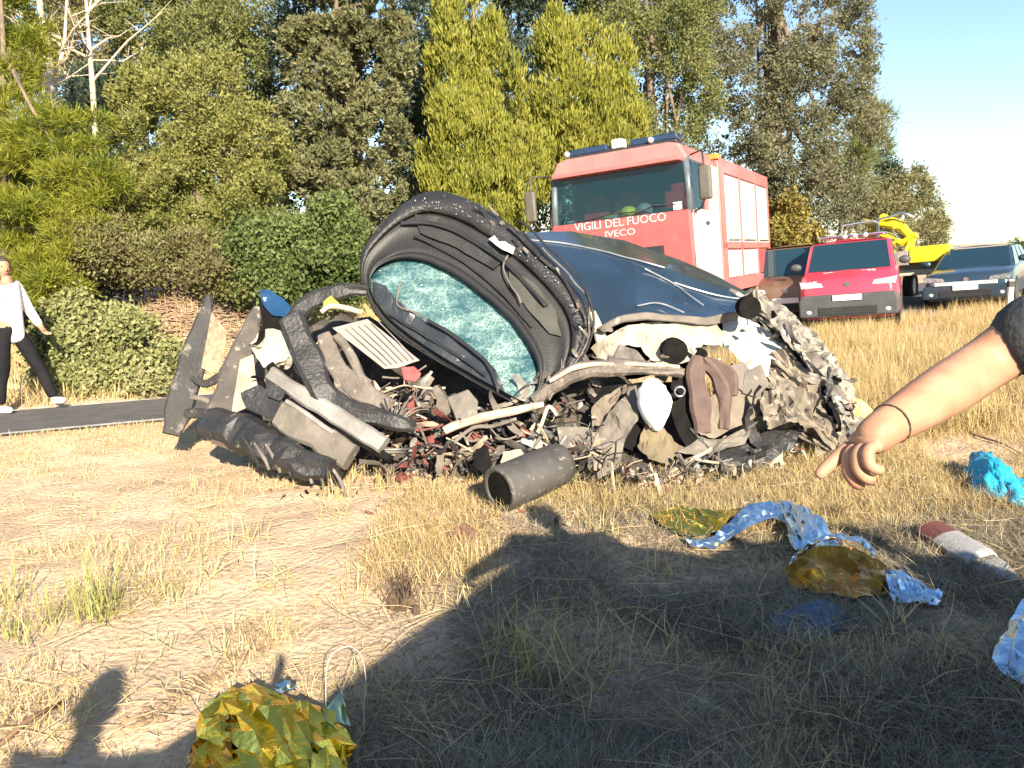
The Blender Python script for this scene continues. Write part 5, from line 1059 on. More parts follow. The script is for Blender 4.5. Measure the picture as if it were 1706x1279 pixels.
heap(80, 640, 1010, (640, 680, 720), (740, 790, 800), 1, mix1 + [beige_s, black_m, cream_m], ('bent_hose', 'broken_block', 'torn_strip'), (7, 22))
heap(30, 560, 760, (600, 640, 670), (700, 730, 740), 2, mix1, ('bent_hose', 'broken_block', 'torn_strip'), (5, 13))
heap(30, 1010, 1330, (785, 770, 725), (830, 818, 770), 3, [greyb, tar, black_m, beige_s, alu], ('bent_hose', 'broken_block', 'torn_strip'), (8, 26))
heap(14, 690, 760, (690, 700, 700), (770, 780, 790), 4, [rust, rust, mat('maroon_scrap', (.28, .10, .09), .8)], ('bent_hose', 'broken_block', 'torn_strip'), (6, 14))
ucols = [greyb, taupe2, black_m, beige_s, tar, rust, cream_m]
heap(380, 560, 1000, (640, 660, 670), (790, 806, 815), 5, ucols, ('a', 'b', 'c'), (2, 7), stuff='broken_bits')
heap(260, 1000, 1340, (782, 768, 722), (832, 816, 765), 8, ucols, ('a', 'b', 'c'), (2, 7), stuff='broken_bits')
heap(220, 480, 700, (540, 600, 640), (640, 700, 740), 6, ucols, ('a', 'b', 'c'), (2, 7), stuff='broken_bits')
heap(200, 1240, 1420, (560, 590, 660), (740, 740, 730), 7, [beige_s, cream_m, greyb, tar, taupe2], ('a', 'b', 'c'), (3, 9), stuff='broken_bits')

# ---- pieces lying by the wreck
P0 = W(300, 720, 6.75); P0.z = hz(P0.x, P0.y)
tb = thing('torn_bumper_skin', 'torn black bumper skin standing upright left of the wreck, nearest the road', 'bumper', P0)
pan = mat('dirty_black_skin', (.028, .026, .025), .7, 0, (.015, .015, .015), 5, .4, 40, speck=((.22, .20, .17), 9, .55, .72))
bar('outer_skin', [(348, 492, 6.9), (338, 540, 6.85), (325, 590, 6.8), (308, 645, 6.72), (294, 695, 6.66), (286, 724, 6.62)], [10, 30, 40, 44, 42, 36], .035, pan, tb, n=12, jit=.008, seed=90, power=.7)
bar('lower_flange', [(300, 690, 6.7), (330, 688, 6.66), (362, 694, 6.6)], [20, 18, 16], .03, pan, tb, seed=91)
plate('net_backing', [(352, 520, 6.86), (378, 552, 6.78), (372, 600, 6.72), (352, 622, 6.72), (336, 612, 6.76)], mat('tan_netting', (.34, .27, .18), .9, 0, (.20, .155, .10), 22, .6, 80), tb, .015, .012, 3, 92)
bar('grille_bar', [(322, 628, 6.72), (345, 640, 6.68), (372, 622, 6.66)], [12, 14, 12], .02, pan, tb, seed=93)
bar('grille_bar', [(318, 660, 6.7), (345, 668, 6.66), (366, 690, 6.6)], [8, 8, 8], .02, taupe2, tb, seed=94)
# canister lying on its side
A_, B_ = G(822, 862, .155), None
A_ = W(832, 842, 5.05); B_ = W(942, 785, 5.42)
A_.z = max(A_.z, hz(A_.x, A_.y) + .145); B_.z = A_.z + .07
tcn = thing('metal_canister', 'dull grey metal canister lying dark end down in front of the wreck', 'canister', (A_.x, A_.y, hz(A_.x, A_.y)))
ax = (B_ - A_).normalized(); sd1 = ax.cross(Vector((0, 0, 1))).normalized(); sd2 = sd1.cross(ax)
prof_c = [(.118, 0), (.150, -.005), (.155, .02), (.152, .3), (.148, .52), (.135, .575), (.10, .60), (.02, .605), (.02, .59), (.11, .56), (.118, .5)]
mb = MB(); vs = []
for k in range(32):
    a = 2 * math.pi * k / 32
    for r_, t in prof_c:
        dn = 1 - .05 * max(0, mnoise.noise(Vector((a * 1.1, t * 6, 0)))); vs.append(A_ + ax * t + (sd1 * math.cos(a) + sd2 * math.sin(a)) * r_ * dn)
m_ = len(prof_c); mb.add(vs, [(k * m_ + j, k * m_ + (j + 1) % m_, ((k + 1) % 32) * m_ + (j + 1) % m_, ((k + 1) % 32) * m_ + j) for k in range(32) for j in range(m_)])
can_m = mat('dull_canister_grey', (.085, .080, .073), .6, .15, (.055, .051, .047), 5, .25, 30, speck=((.30, .27, .23), 20, .6, .72))
mb.build('shell', can_m, tcn, world=True, smooth=True)
mb = MB(); mb.sweep([A_ + ax * .006, A_ + ax * .02], .119, n=28, power=1); mb.build('end_shade_disc', black_m, tcn, world=True)  # black disc paints the rounded shade on the canister end
# ---------------------------------------------------------------- foil blankets and litter on the verge
def metal_foil(name, c1, c2, rough):
    m = mat(name, c1, rough, 1.0, c2, 9, .35, 30); return m
gold = metal_foil('gold_foil', (.95, .72, .12), (.85, .55, .06), .2)
silver = metal_foil('silver_foil', (.60, .78, .92), (.50, .70, .88), .30)  # sky reflection is put into the pale blue tint
bronze = metal_foil('bronze_foil', (.55, .27, .035), (.30, .12, .015), .2)
def GP(px, py, h=0.): return G(px, py, h)
def foil(name, parent, rows, mats, seed, jit=.02, n=5, th=.003, jscale=9, grain=.13, plane=.008, sharp=50):
    rows = [[p + Vector((0, 0, .022)) for p in r] for r in rows]
    return sheet_obj(name, rows, mats, parent, two=True, smooth='auto', sharp=sharp, n=n, jit=jit, th=th, seed=seed, linear=True, jscale=jscale, grain=grain, plane=plane)
o_ = G(1310, 920)
fb = thing('foil_blanket', 'crumpled silver and gold rescue blanket lying across the shadow edge beneath the pointing hand', 'rescue blanket', o_)
foil('gold_side', fb, [[GP(1085, 868, .03), GP(1130, 866, .06), (GP(1180, 868, .05)), GP(1232, 868, .05)],
                       [GP(1105, 885, .01), GP(1140, 882, .05), GP(1185, 884, .025), GP(1215, 884, .05)],
                       [GP(1140, 900, .01), GP(1165, 902, .02), GP(1185, 900, .02), GP(1205, 895, .03)]], [gold, silver], 1, .018)
foil('silver_strip', fb, [[GP(1140, 905, .01), GP(1180, 908, .015), GP(1215, 890, .05), GP(1245, 872, .10), GP(1290, 868, .10), GP(1312, 872, .09)],
                          [GP(1152, 918, .005), GP(1190, 922, .01), GP(1228, 905, .03), GP(1258, 892, .05), GP(1292, 885, .06), GP(1310, 890, .05)]], [silver, gold], 2, .016, 6)
foil('silver_ridge', fb, [[GP(1296, 866, .10), GP(1318, 872, .12), GP(1350, 888, .12), GP(1375, 905, .10), GP(1395, 930, .06)],
                          [GP(1308, 890, .08), GP(1322, 905, .11), GP(1345, 918, .11), GP(1362, 928, .09), GP(1390, 942, .05)],
                          [GP(1318, 925, .02), GP(1328, 938, .05), GP(1338, 945, .07), GP(1350, 950, .06), GP(1380, 955, .03)]], [silver, bronze], 3, .02)
foil('silver_tent', fb, [[GP(1320, 952, .05), GP(1352, 935, .10), GP(1390, 932, .12), GP(1430, 935, .12), GP(1458, 952, .08)],
                         [GP(1312, 966, .05), GP(1345, 952, .12), GP(1388, 948, .14), GP(1428, 950, .13), GP(1455, 960, .08)]], [silver, bronze], 4, .014, 6)
foil('bronze_underside', fb, [[GP(1308, 968, .05), GP(1345, 958, .11), GP(1390, 955, .12), GP(1430, 955, .11), GP(1476, 968, .06)],
                              [GP(1312, 980, .02), GP(1350, 978, .06), GP(1392, 975, .05), GP(1435, 978, .07), GP(1480, 985, .03)],
                              [GP(1325, 990, .0), GP(1360, 996, .01), GP(1395, 1003, .005), GP(1432, 1008, .01), GP(1476, 996, .0)]], [bronze, silver], 5, .022, 4)
foil('silver_flap', fb, [[GP(1474, 975, .06), GP(1495, 978, .07), GP(1520, 988, .05), GP(1548, 996, .03), GP(1572, 1002, .03)],
                         [GP(1476, 992, .05), GP(1496, 996, .05), GP(1522, 1002, .035), GP(1545, 1006, .03), GP(1568, 1010, .02)],
                         [GP(1486, 1010, .01), GP(1505, 1015, .01), GP(1528, 1013, .01), GP(1548, 1018, .01), GP(1562, 1019, .01)]], [silver, bronze], 6, .014)
o_ = G(455, 1275)
fg = thing('foil_blanket', 'bundled shiny gold rescue blanket catching the sun at the bottom edge', 'rescue blanket', o_)
foil('gold_bundle', fg, [[GP(345, 1211, 0.043), GP(385, 1186, 0.072), GP(425, 1184, 0.086), GP(470, 1201, 0.086), GP(520, 1216, 0.072), GP(560, 1231, 0.065), GP(585, 1241, 0.022)],
                         [GP(335, 1231, 0.043), GP(385, 1211, 0.115), GP(420, 1216, 0.137), GP(475, 1234, 0.130), GP(515, 1241, 0.122), GP(555, 1251, 0.094), GP(590, 1256, 0.029)],
                         [GP(325, 1261, 0.036), GP(370, 1246, 0.108), GP(425, 1256, 0.144), GP(475, 1271, 0.158), GP(510, 1278, 0.122), GP(550, 1281, 0.101), GP(585, 1278, 0.036)],
                         [GP(318, 1291, 0.022), GP(360, 1286, 0.094), GP(430, 1306, 0.108), GP(480, 1316, 0.122), GP(520, 1321, 0.115), GP(550, 1316, 0.072), GP(580, 1306, 0.022)],
                         [GP(312, 1326, 0.000), GP(365, 1336, 0.043), GP(430, 1346, 0.058), GP(480, 1356, 0.058), GP(520, 1356, 0.050), GP(555, 1346, 0.036), GP(575, 1336, 0.000)]], [gold, silver], 11, .022, 3, jscale=6, grain=.22, plane=.014, sharp=26)
foil('bronze_fold', fg, [[GP(318, 1278, 0.043), GP(352, 1254, 0.086), GP(385, 1248, 0.115)], [GP(312, 1301, 0.022), GP(350, 1284, 0.072), GP(392, 1278, 0.108)], [GP(310, 1326, 0.000), GP(350, 1321, 0.036), GP(395, 1316, 0.072)]], [bronze, gold], 12, .022, 5)
foil('gold_point', fg, [[GP(548, 1221, 0.072), GP(572, 1206, 0.108), GP(574, 1208, 0.108)], [GP(540, 1241, 0.058), GP(565, 1240, 0.065), GP(588, 1240, 0.050)]], [mat('pale_gold_foil', (.62, .66, .40), .22, 1, (.5, .52, .25), 8), silver], 13, .006, 3)
foil('silver_corner', fg, [[GP(462, 1192, 0.086), GP(480, 1188, 0.108), GP(494, 1196, 0.094)], [GP(470, 1211, 0.108), GP(484, 1216, 0.130), GP(498, 1206, 0.108)]], [silver, gold], 14, .012, 4)
o_ = G(1690, 1110)
fs_ = thing('foil_blanket', 'pale silver rescue blanket corner cut by the right edge in shade', 'rescue blanket', o_)
foil('silver_sheet', fs_, [[GP(1700, 1046, 0.101), GP(1740, 1036, 0.101), GP(1790, 1056, 0.072)], [GP(1668, 1091, 0.065), GP(1710, 1081, 0.115), GP(1780, 1091, 0.072)], [GP(1652, 1118, 0.029), GP(1700, 1121, 0.072), GP(1770, 1126, 0.043)], [GP(1668, 1132, 0.004), GP(1702, 1150, 0.007), GP(1760, 1156, 0.007)]], [silver, bronze], 21, .02, 5)
# turquoise gloves / cloth
o_ = G(1650, 835)
tcl = thing('turquoise_cloth', 'crumpled turquoise disposable cloth on the dry grass at the right edge', 'cloth', o_)
turq = mat('turquoise_cloth', (.02, .36, .52), .6, 0, (.015, .28, .44), 10, .3, 50)
sheet_obj('cloth', [[GP(1600, 790, .02), GP(1625, 778, .10), GP(1650, 782, .09), GP(1680, 805, .06), GP(1720, 822, .05)],
                    [GP(1612, 805, .06), GP(1635, 798, .17), GP(1662, 806, .15), GP(1690, 820, .10), GP(1725, 835, .06)],
                    [GP(1618, 818, .04), GP(1642, 818, .12), GP(1666, 824, .12), GP(1692, 833, .07), GP(1722, 845, .03)],
                    [GP(1625, 826, .0), GP(1650, 834, .02), GP(1672, 838, .01), GP(1696, 843, .01), GP(1715, 852, .0)]], turq, tcl, n=6, jit=.045, th=.006, seed=31, jscale=12, grain=.12, smooth=True)
# moulded trim piece with a red end
hp = G(1548, 900); tp_ = G(1690, 972); mid = (hp + tp_) / 2; az = math.atan2(tp_.y - hp.y, tp_.x - hp.x); Ls = (tp_ - hp).length
sl = thing('trim_piece', 'long grey moulded trim piece with dark red end on the shadow edge at right', 'car part', (mid.x, mid.y, hz(mid.x, mid.y) + .03), (R(14), R(3), az))
sg = mat('grey_foam', (.34, .33, .32), .6, 0, (.28, .27, .26), 8, .2, 60); rd_ = mat('dark_red_end', (.15, .045, .035), .6, 0, (.09, .03, .025), 9)
def shell(x0, x1, n=10, lift=0.):
    """arched shell open underneath and at its ends"""
    mb = MB(); rows = []
    for off in (0, -.008):
        for i in range(n + 1):
            x = lerp(x0, x1, i / n); t = (x + Ls / 2) / Ls; w = (.085 + off) * (1 if t < .7 else 1 - .65 * ((t - .7) / .3) ** 1.6); h_ = (.055 if t < .62 else .055 - .05 * sstep(.62, .72, t)) + off
            rows.append([(x, -math.cos(math.pi * k / 8) * w, max(.004, math.sin(math.pi * k / 8) ** .5 * h_)) for k in range(9)])
    vs = [p for r in rows for p in r]; m1 = (n + 1) * 9; f = []
    for b0 in (0, m1): f += [(b0 + i * 9 + k, b0 + i * 9 + k + 1, b0 + (i + 1) * 9 + k + 1, b0 + (i + 1) * 9 + k) for i in range(n) for k in range(8)]
    for k in range(8): f += [(k, k + 1, m1 + k + 1, m1 + k), (n * 9 + k, n * 9 + k + 1, m1 + n * 9 + k + 1, m1 + n * 9 + k)]
    for i in range(n): f += [(i * 9, i * 9 + 9, m1 + i * 9 + 9, m1 + i * 9), (i * 9 + 8, i * 9 + 17, m1 + i * 9 + 17, m1 + i * 9 + 8)]
    return mb.add(vs, f)
shell(-Ls * .27, Ls * .16).build('grey_shell', sg, sl, smooth='auto')
MB().prism([(Ls * .10, -.084), (Ls * .26, -.078), (Ls * .42, -.05), (Ls * .5, -.015), (Ls * .5, .015), (Ls * .42, .05), (Ls * .26, .078), (Ls * .10, .084)], 2, -.004, .008).build('grey_tongue', sg, sl, bevel=.003)
shell(-Ls * .5, -Ls * .275).build('red_end', rd_, sl, smooth='auto')
# dusty blue plastic sheet in the shade
sheet_obj('plastic_sheet', [[GP(1272, 1032, .01), GP(1310, 1026, .03), GP(1352, 1018, .05), GP(1400, 1022, .03), GP(1420, 1030, .01)], [GP(1285, 1048, .015), GP(1320, 1044, .02), GP(1352, 1040, .03), GP(1392, 1045, .035), GP(1412, 1042, .02)], [GP(1300, 1062, .01), GP(1325, 1066, .01), GP(1352, 1066, .02), GP(1382, 1066, .02), GP(1395, 1058, .01)]], mat('blue_plastic', (.07, .11, .17), .35, 0, (.05, .08, .12), 6, .2, 30), None, n=5, jit=.012, th=.004, seed=41, jscale=12)
tag(bpy.data.objects['plastic_sheet'], 'dusty dark blue plastic sheet half sunk in shaded straw below the foil tent', 'plastic sheet')
# bent wire loop by the gold bundle
mb = MB(); q = [G(545, 1215, .05), G(552, 1175, .17) , G(582, 1160, .20), G(606, 1168, .19), G(614, 1190, .14), G(609, 1212, .08), G(606, 1235, .0)]
mb.sweep([Vector(p) for p in cr_sub([tuple(p) for p in q], 6)], .0022, n=6); tag(mb.build('bent_wire', mat('pale_wire', (.50, .42, .36), .5), smooth=True), 'thin pale wire arching out of the gold bundle', 'wire')
# dark clod with roots and a flake of bark
c = G(672, 1010); mb = MB(); gg = random.Random(61)
for i in range(9): mb.ball(c + Vector((gg.gauss(0, .035), gg.gauss(0, .03), gg.uniform(.0, .05))), (gg.uniform(.02, .05), gg.uniform(.02, .045), gg.uniform(.02, .04)), 9, 6, jit=.25)
for i in range(34):
    a = gg.uniform(0, 6.28); s = c + Vector((gg.gauss(0, .03), gg.gauss(0, .03), .03)); mb.sweep([s, s + Vector((math.cos(a) * .05, math.sin(a) * .05, gg.uniform(.05, .16))), s + Vector((math.cos(a) * .11, math.sin(a) * .1, gg.uniform(.02, .18)))], [.003, .002, .001], n=4)
tag(mb.build('earth_clod', mat('dark_clod', (.12, .075, .045), .95, 0, (.06, .04, .028), 18, .5, 60)), 'dark earth clod with rootlets on the straw left of the big shadow', 'clod')
c = G(772, 900, .02); mb = MB()
for k in range(4): mb.box(c + Vector((.02 * k - .03, .012 * k, .012 * k)), (.16 - .02 * k, .05, .012), (.2, .25 + .05 * k, -.75 + .1 * k))
tag(mb.build('bark_flake', mat('brown_flake', (.20, .10, .06), .9, 0, (.11, .06, .04), 14, .5, 60), bevel=.003), 'brown splintered bark flake beside the dark end of the canister', 'bark')
c = G(1395, 868, .0); mb = MB(); gg = random.Random(62)
for i in range(30):
    a = gg.uniform(0, 6.28); s = c + Vector((gg.gauss(0, .02), gg.gauss(0, .02), 0)); mb.sweep([s, s + Vector((math.cos(a) * .04, math.sin(a) * .04, gg.uniform(.05, .12))), s + Vector((math.cos(a) * .08, math.sin(a) * .07, gg.uniform(.04, .16)))], [.003, .002, .001], n=4)
tag(mb.build('dry_weed', mat('dark_weed', (.16, .10, .055), .9)), 'small dark dry weed just below the pointing fingertip', 'weed')
for k, (pts_, lab) in enumerate([([(1590, 712, .0), (1630, 728, .03), (1668, 742, .02), (1730, 770, .0)], 'long thin brown line on the dry grass above the turquoise cloth'), ([(0, 1245, .01), (50, 1210, .03), (105, 1178, .02)], 'thin dark stick on the ground at the lower left edge')]):  # first a thin brown line swept over the grass, then a stick
    mb = MB(); mb.sweep([G(*p) for p in pts_], [.008, .010, .008, .004][:len(pts_)], n=6); tag(mb.build('stick', mat('brown_stick', (.17, .10, .06), .9), smooth=True), lab, 'stick')

mb = MB(); gg = random.Random(88); lit = [greyb, black_m, beige_s, cream_m, rust, taupe2]
for i in range(420):
    px = gg.uniform(380, 1450); py = np.interp(px, [p[0] for p in prof], [p[2] for p in prof]) + abs(gg.gauss(0, 32)) - 6; c = G(px, py, .012); m_ = gg.randrange(6)
    if gg.random() < .6: curl_into(mb, c, gg.uniform(.02, .09), gg.uniform(.008, .03), gg, m_, n=4)
    else: mb.box(c, (gg.uniform(.01, .04), gg.uniform(.006, .02), gg.uniform(.006, .02)), (gg.uniform(0, 6), gg.uniform(0, 6), gg.uniform(0, 6)), m_)
mb.build('litter', lit, kind='stuff')

# ---------------------------------------------------------------- people
skin = mat('tan_skin', (.44, .245, .150), .55, 0, (.36, .175, .105), 16, .06, 150, spec=.35)  # tanned skin tone shared by all figures
def skinmesh(name, verts, edges, radii, m, parent=None, levels=2, root=0):
    me = bpy.data.meshes.new(name); me.from_pydata([tuple(v) for v in verts], edges, [])
    o = put(name, me, m, parent, world=parent is not None)
    bm = bmesh.new(); bm.from_mesh(me); lay = bm.verts.layers.skin.verify(); bm.verts.ensure_lookup_table()
    for v, r in zip(bm.verts, radii):
        v[lay].radius = r if hasattr(r, '__len__') else (r, r); v[lay].use_root = (v.index == root)
    bm.to_mesh(me); bm.free()
    s = o.modifiers.new('skin', 'SKIN'); s.use_smooth_shade = True
    d = o.modifiers.new('smooth', 'SUBSURF'); d.levels = levels; d.render_levels = levels
    return o
def person(label, J, shirt_m, trousers_m, shoe_m, hair_m, sleeve=1.0, rot=0., fingers=None, skin_m=None, face=None, h=1.75, group=None, nohand=''):
    """J: joints in world places. body (skin) one continuous skinned mesh; clothes are children"""
    k = h / 1.75; sk = skin_m or skin
    base = (J['footL'] + J['footR']) / 2
    t = thing('person', label, 'person', (base.x, base.y, hz(base.x, base.y)), group=group)
    V = [J['pelvis'], J['waist'], J['chest'], J['neck'], J['head'] - Vector((0, 0, .03 * k))]; Rr = [.13 * k, .12 * k, .14 * k, .055 * k, .05 * k]; E = [(0, 1), (1, 2), (2, 3), (3, 4)]
    def chain(names, rad, frm):
        p = frm
        for nme, r_ in zip(names, rad): V.append(J[nme]); Rr.append(r_ * k); E.append((p, len(V) - 1)); p = len(V) - 1
        return p
    ends = {}
    for s in 'LR':
        J.setdefault('pa' + s, J['wr' + s] + (J['wr' + s] - J['fo' + s]).normalized() * .05); J['f2' + s] = J['fo' + s].lerp(J['wr' + s], .62)
        ends['w' + s] = chain(['sh' + s, 'el' + s, 'fo' + s, 'f2' + s, 'wr' + s, 'pa' + s], [.062, .049, .049, .040, .032, .031], 2)
        chain(['hip' + s, 'kn' + s, 'ca' + s, 'an' + s], [.085, .058, .055, .036], 0)
    skinmesh('body', V, E, Rr, sk, t)
    # head with jaw, nose, ears, eyes
    hd_ = J['head']; f = face.normalized(); rt = Vector((f.y, -f.x, 0)).normalized(); up = rt.cross(f).normalized() * 1
    if up.z < 0: up = -up
    fr = Matrix((rt, f, up)).transposed()
    def at(x, y, z): return hd_ + fr @ (Vector((x, y, z)) * k)
    mb = MB().ball((0, 0, 0), (.076, .096, .118), 24, 18); vs = []
    for v in mb.v:
        x, y, z = v
        if z < 0: x *= 1 + z * 2.2; y = y * (1 + z * .9) + .012 * (-z / .1)
        if y > 0: x *= .96
        vs.append(at(x, y, z))
    mb.v = vs
    mb.add(*(lambda b: ([at(*q) for q in b.v], b.f))(MB().ball((0, .098, -.012), (.014, .022, .026), 10, 8)))
    for s in (-1, 1): mb.add(*(lambda b: ([at(*q) for q in b.v], b.f))(MB().ball((s * .076, -.005, -.01), (.01, .022, .034), 10, 8)))
    hdo = mb.build('head', sk, t, world=True, smooth=True)
    for s in (-1, 1): MB().add(*(lambda b: ([at(*q) for q in b.v], b.f))(MB().ball((s * .032, .084, .018), (.013, .008, .007), 8, 6))).build('eye', mat('eye_dark', (.06, .04, .03), .3), hdo, world=True, smooth=True)
    MB().add(*(lambda b: ([at(*q) for q in b.v], b.f))(MB().ball((0, .092, -.058), (.024, .008, .007), 8, 6))).build('mouth', mat('lips', (.34, .13, .11), .5), hdo, world=True, smooth=True)
    mb = MB().ball((0, 0, 0), (.084, .104, .122), 22, 16); vs = []
    for x, y, z in mb.v:
        if z < -.03 and True: z = -.03 - (z + .03) * .1
        if y > .035 and z < .06: y = .035 + (y - .035) * .2
        vs.append(at(x, y - .008, z + .012))
    mb.v = vs; mb.build('hair', hair_m, t, world=True, smooth=True)
    # clothes
    V = [J['pelvis'] + Vector((0, 0, -.17)), J['waist'] + Vector((0, 0, -.04)), J['chest'], J['neck'] - Vector((0, 0, .045))]; Rr = [(.155 * k, .125 * k), (.150 * k, .118 * k), (.165 * k, .125 * k), .068 * k]; E = [(0, 1), (1, 2), (2, 3)]
    for s in 'LR':
        V.append(J['sh' + s]); Rr.append(.078 * k); E.append((2, len(V) - 1)); p = len(V) - 1
        if sleeve >= 1: V += [J['el' + s], J['wr' + s]]; Rr += [.058 * k, .042 * k]; E += [(p, p + 1), (p + 1, p + 2)]
        else: V.append(J['sh' + s].lerp(J['el' + s], sleeve)); Rr.append(.082 * k); E.append((p, p + 1))
    skinmesh('shirt', V, E, Rr, shirt_m, t)
    V = [J['pelvis'] + Vector((0, 0, .14)), J['pelvis'] - Vector((0, 0, .05))]; Rr = [(.142 * k, .118 * k), (.14 * k, .115 * k)]; E = [(0, 1)]
    for s in 'LR':
        n0 = len(V); V += [J['hip' + s], J['kn' + s], J['ca' + s], J['an' + s] + Vector((0, 0, .01))]; Rr += [.098 * k, .076 * k, .068 * k, .062 * k]; E += [(1, n0), (n0, n0 + 1), (n0 + 1, n0 + 2), (n0 + 2, n0 + 3)]
    skinmesh('trousers', V, E, Rr, trousers_m, t)
    for s in 'LR':
        a, e = J['an' + s], J['foot' + s]; dd = (e - a); hl = a - Vector((dd.x, dd.y, 0)).normalized() * .05 + Vector((0, 0, dd.z * .75))
        skinmesh('shoe', [a + Vector((0, 0, -.02)), hl, a.lerp(e, .6) + Vector((0, 0, -.01)), e], [(0, 1), (1, 2), (2, 3)], [.042, .042, .046, .034], shoe_m, t, root=1)
    for s in 'LR':
        if s not in nohand: hand(t, J['wr' + s], J['wr' + s] - J['fo' + s], Vector((1 if s == 'R' else -1, .2, .1)), .175 * k, [(.3, .35, .2), (.35, .4, .2), (.4, .4, .2), (.45, .4, .2), .3], sk, 1 if s == 'R' else -1)
    return t
def hand(parent, wrist, aim, back, length, poses, m, thumb_side=1, wide=1.0):
    """palm and five fingers; poses = list of (curl per joint) for index..little, then thumb"""
    aim = aim.normalized(); back = (back - aim * back.dot(aim)).normalized(); side = aim.cross(back).normalized() * thumb_side
    u = length / .19
    knuck = [(.032, .094), (.011, .098), (-.011, .093), (-.031, .084)]; lens = [(.044, .027, .022), (.048, .030, .023), (.044, .028, .022), (.034, .021, .019)]
    V = [wrist - aim * .034 * u, wrist + aim * .008 * u, wrist + aim * .045 * u, wrist + aim * .08 * u]; E = [(0, 1), (1, 2), (2, 3)]; w = u * wide; Rr = [(.017 * w, .017 * w), (.026 * w, .022 * w), (.042 * w, .021 * w), (.043 * w, .018 * w)]
    o = skinmesh('hand', V, E, Rr, m, parent, levels=2, root=1)
    for (sx, fy), ln, cu in zip(knuck, lens, poses[:4]):
        p = wrist + aim * (fy - .03) * u + side * sx * w; d = aim + side * (sx * .6); d.normalize(); pts = [p, p + d * .03 * u]; ang = 0
        for l_, c_ in zip(ln, cu):
            ang += c_; dd = d * math.cos(ang) - back * math.sin(ang); pts.append(pts[-1] + dd * l_ * u)
        r0 = .0132 * w * (.9 if ln[0] < .04 else 1)
        skinmesh('finger', pts, [(i, i + 1) for i in range(len(pts) - 1)], [r0, r0, r0 * .95, r0 * .86, r0 * .68], m, parent, levels=2)
    p = wrist + aim * .022 * u + side * .022 * u - back * .006 * u; dd = (aim * .75 + side * .55 - back * poses[4]).normalized()
    skinmesh('thumb', [p, p + dd * .035 * u, p + dd * .065 * u + aim * .004 * u, p + (dd * .7 + aim * .4 - back * .25).normalized() * .092 * u], [(0, 1), (1, 2), (2, 3)], [.0145 * u, .0125 * u, .0115 * u, .008 * u], m, parent, levels=2)
    return o
def stand(x, y, face_az, h=1.75, **mod):
    """joints of someone standing; face_az 0 looks along +y"""
    k = h / 1.75; f = Vector((math.sin(face_az), math.cos(face_az), 0)); r_ = Vector((f.y, -f.x, 0)); b = Vector((x, y, hz(x, y)))
    def q(a, c, z): return b + (r_ * a + f * c + Vector((0, 0, z))) * k
    J = dict(pelvis=q(0, 0, .96), waist=q(0, .01, 1.10), chest=q(0, 0, 1.32), neck=q(0, .01, 1.50), head=q(0, .03, 1.64))
    for s, g_ in (('L', -1), ('R', 1)):
        J['sh' + s] = q(g_ * .19, 0, 1.43); J['el' + s] = q(g_ * .24, -.02, 1.14); J['fo' + s] = q(g_ * .245, .04, 1.06); J['wr' + s] = q(g_ * .245, .08, .90)
        J['hip' + s] = q(g_ * .095, 0, .90); J['kn' + s] = q(g_ * .10, .02, .50); J['ca' + s] = q(g_ * .105, -.01, .36); J['an' + s] = q(g_ * .11, -.02, .09); J['foot' + s] = q(g_ * .13, .15, .035)
    J['face'] = f; J.update(mod); return J
hair_b = mat('dark_hair', (.035, .024, .017), .7, 0, (.05, .036, .026), 30); hair_g = mat('greyish_hair', (.10, .085, .07), .75, 0, (.06, .05, .04), 30)
dark_tee = mat('charcoal_tee', (.045, .05, .052), .9, 0, (.035, .038, .04), 20, .3, 90); dark_tr = mat('black_trousers', (.010, .010, .012), .9, 0, (.015, .015, .017), 10, .3, 50, spec=.12)
white_sh = mat('white_shirt_cloth', (.80, .79, .78), .85, 0, (.74, .73, .72), 7, .35, 24); white_shoe = mat('white_trainers', (.74, .73, .71), .6); jeans = mat('blue_denim', (.05, .07, .11), .9)

# pointing man at the right: only his forearm, upper arm and sleeve reach into the frame
wrL = W(1474, 712, 1.20); elL = W(1642, 606, 1.36); shL = W(1775, 518, 1.30)
J = stand(1.20, 1.30, R(-20), 1.76)
J['shL'] = shL; J['elL'] = elL; J['foL'] = elL.lerp(wrL, .35) + Vector((-.004, 0, -.004)); J['wrL'] = wrL; aim = (W(1404, 768, 1.195) - wrL); J['paL'] = wrL + aim.normalized() * .05
pm_ = person('person in a charcoal tee reaching in from the right with a pointing bare arm', J, dark_tee, dark_tr, white_shoe, hair_b, sleeve=.92, nohand='L', face=Vector((-.5, .9, -.1)), h=1.76)
aim = (W(1404, 768, 1.195) - wrL)
hand(pm_, wrL, aim, (cam_up * .79 - cam_right * .62 - cam_fwd * .02), .126, [(.06, .04, .05), (.85, .75, .4), (.95, .85, .45), (1.05, .95, .5), .75], skin, 1, wide=1.38)
a_ = (wrL - elL).normalized(); MB().sweep([wrL - a_ * .016 + (cam_right * math.cos(t) + cam_fwd.cross(a_) * 0 + 0 * a_) * 0 + (a_.orthogonal().normalized() * math.cos(t) + a_.cross(a_.orthogonal()).normalized() * math.sin(t)) * .0312 for t in [2 * math.pi * k / 24 for k in range(25)]], .0018, n=6).build('bracelet', mat('dark_cord', (.05, .035, .025), .8), pm_, world=True, smooth=True)

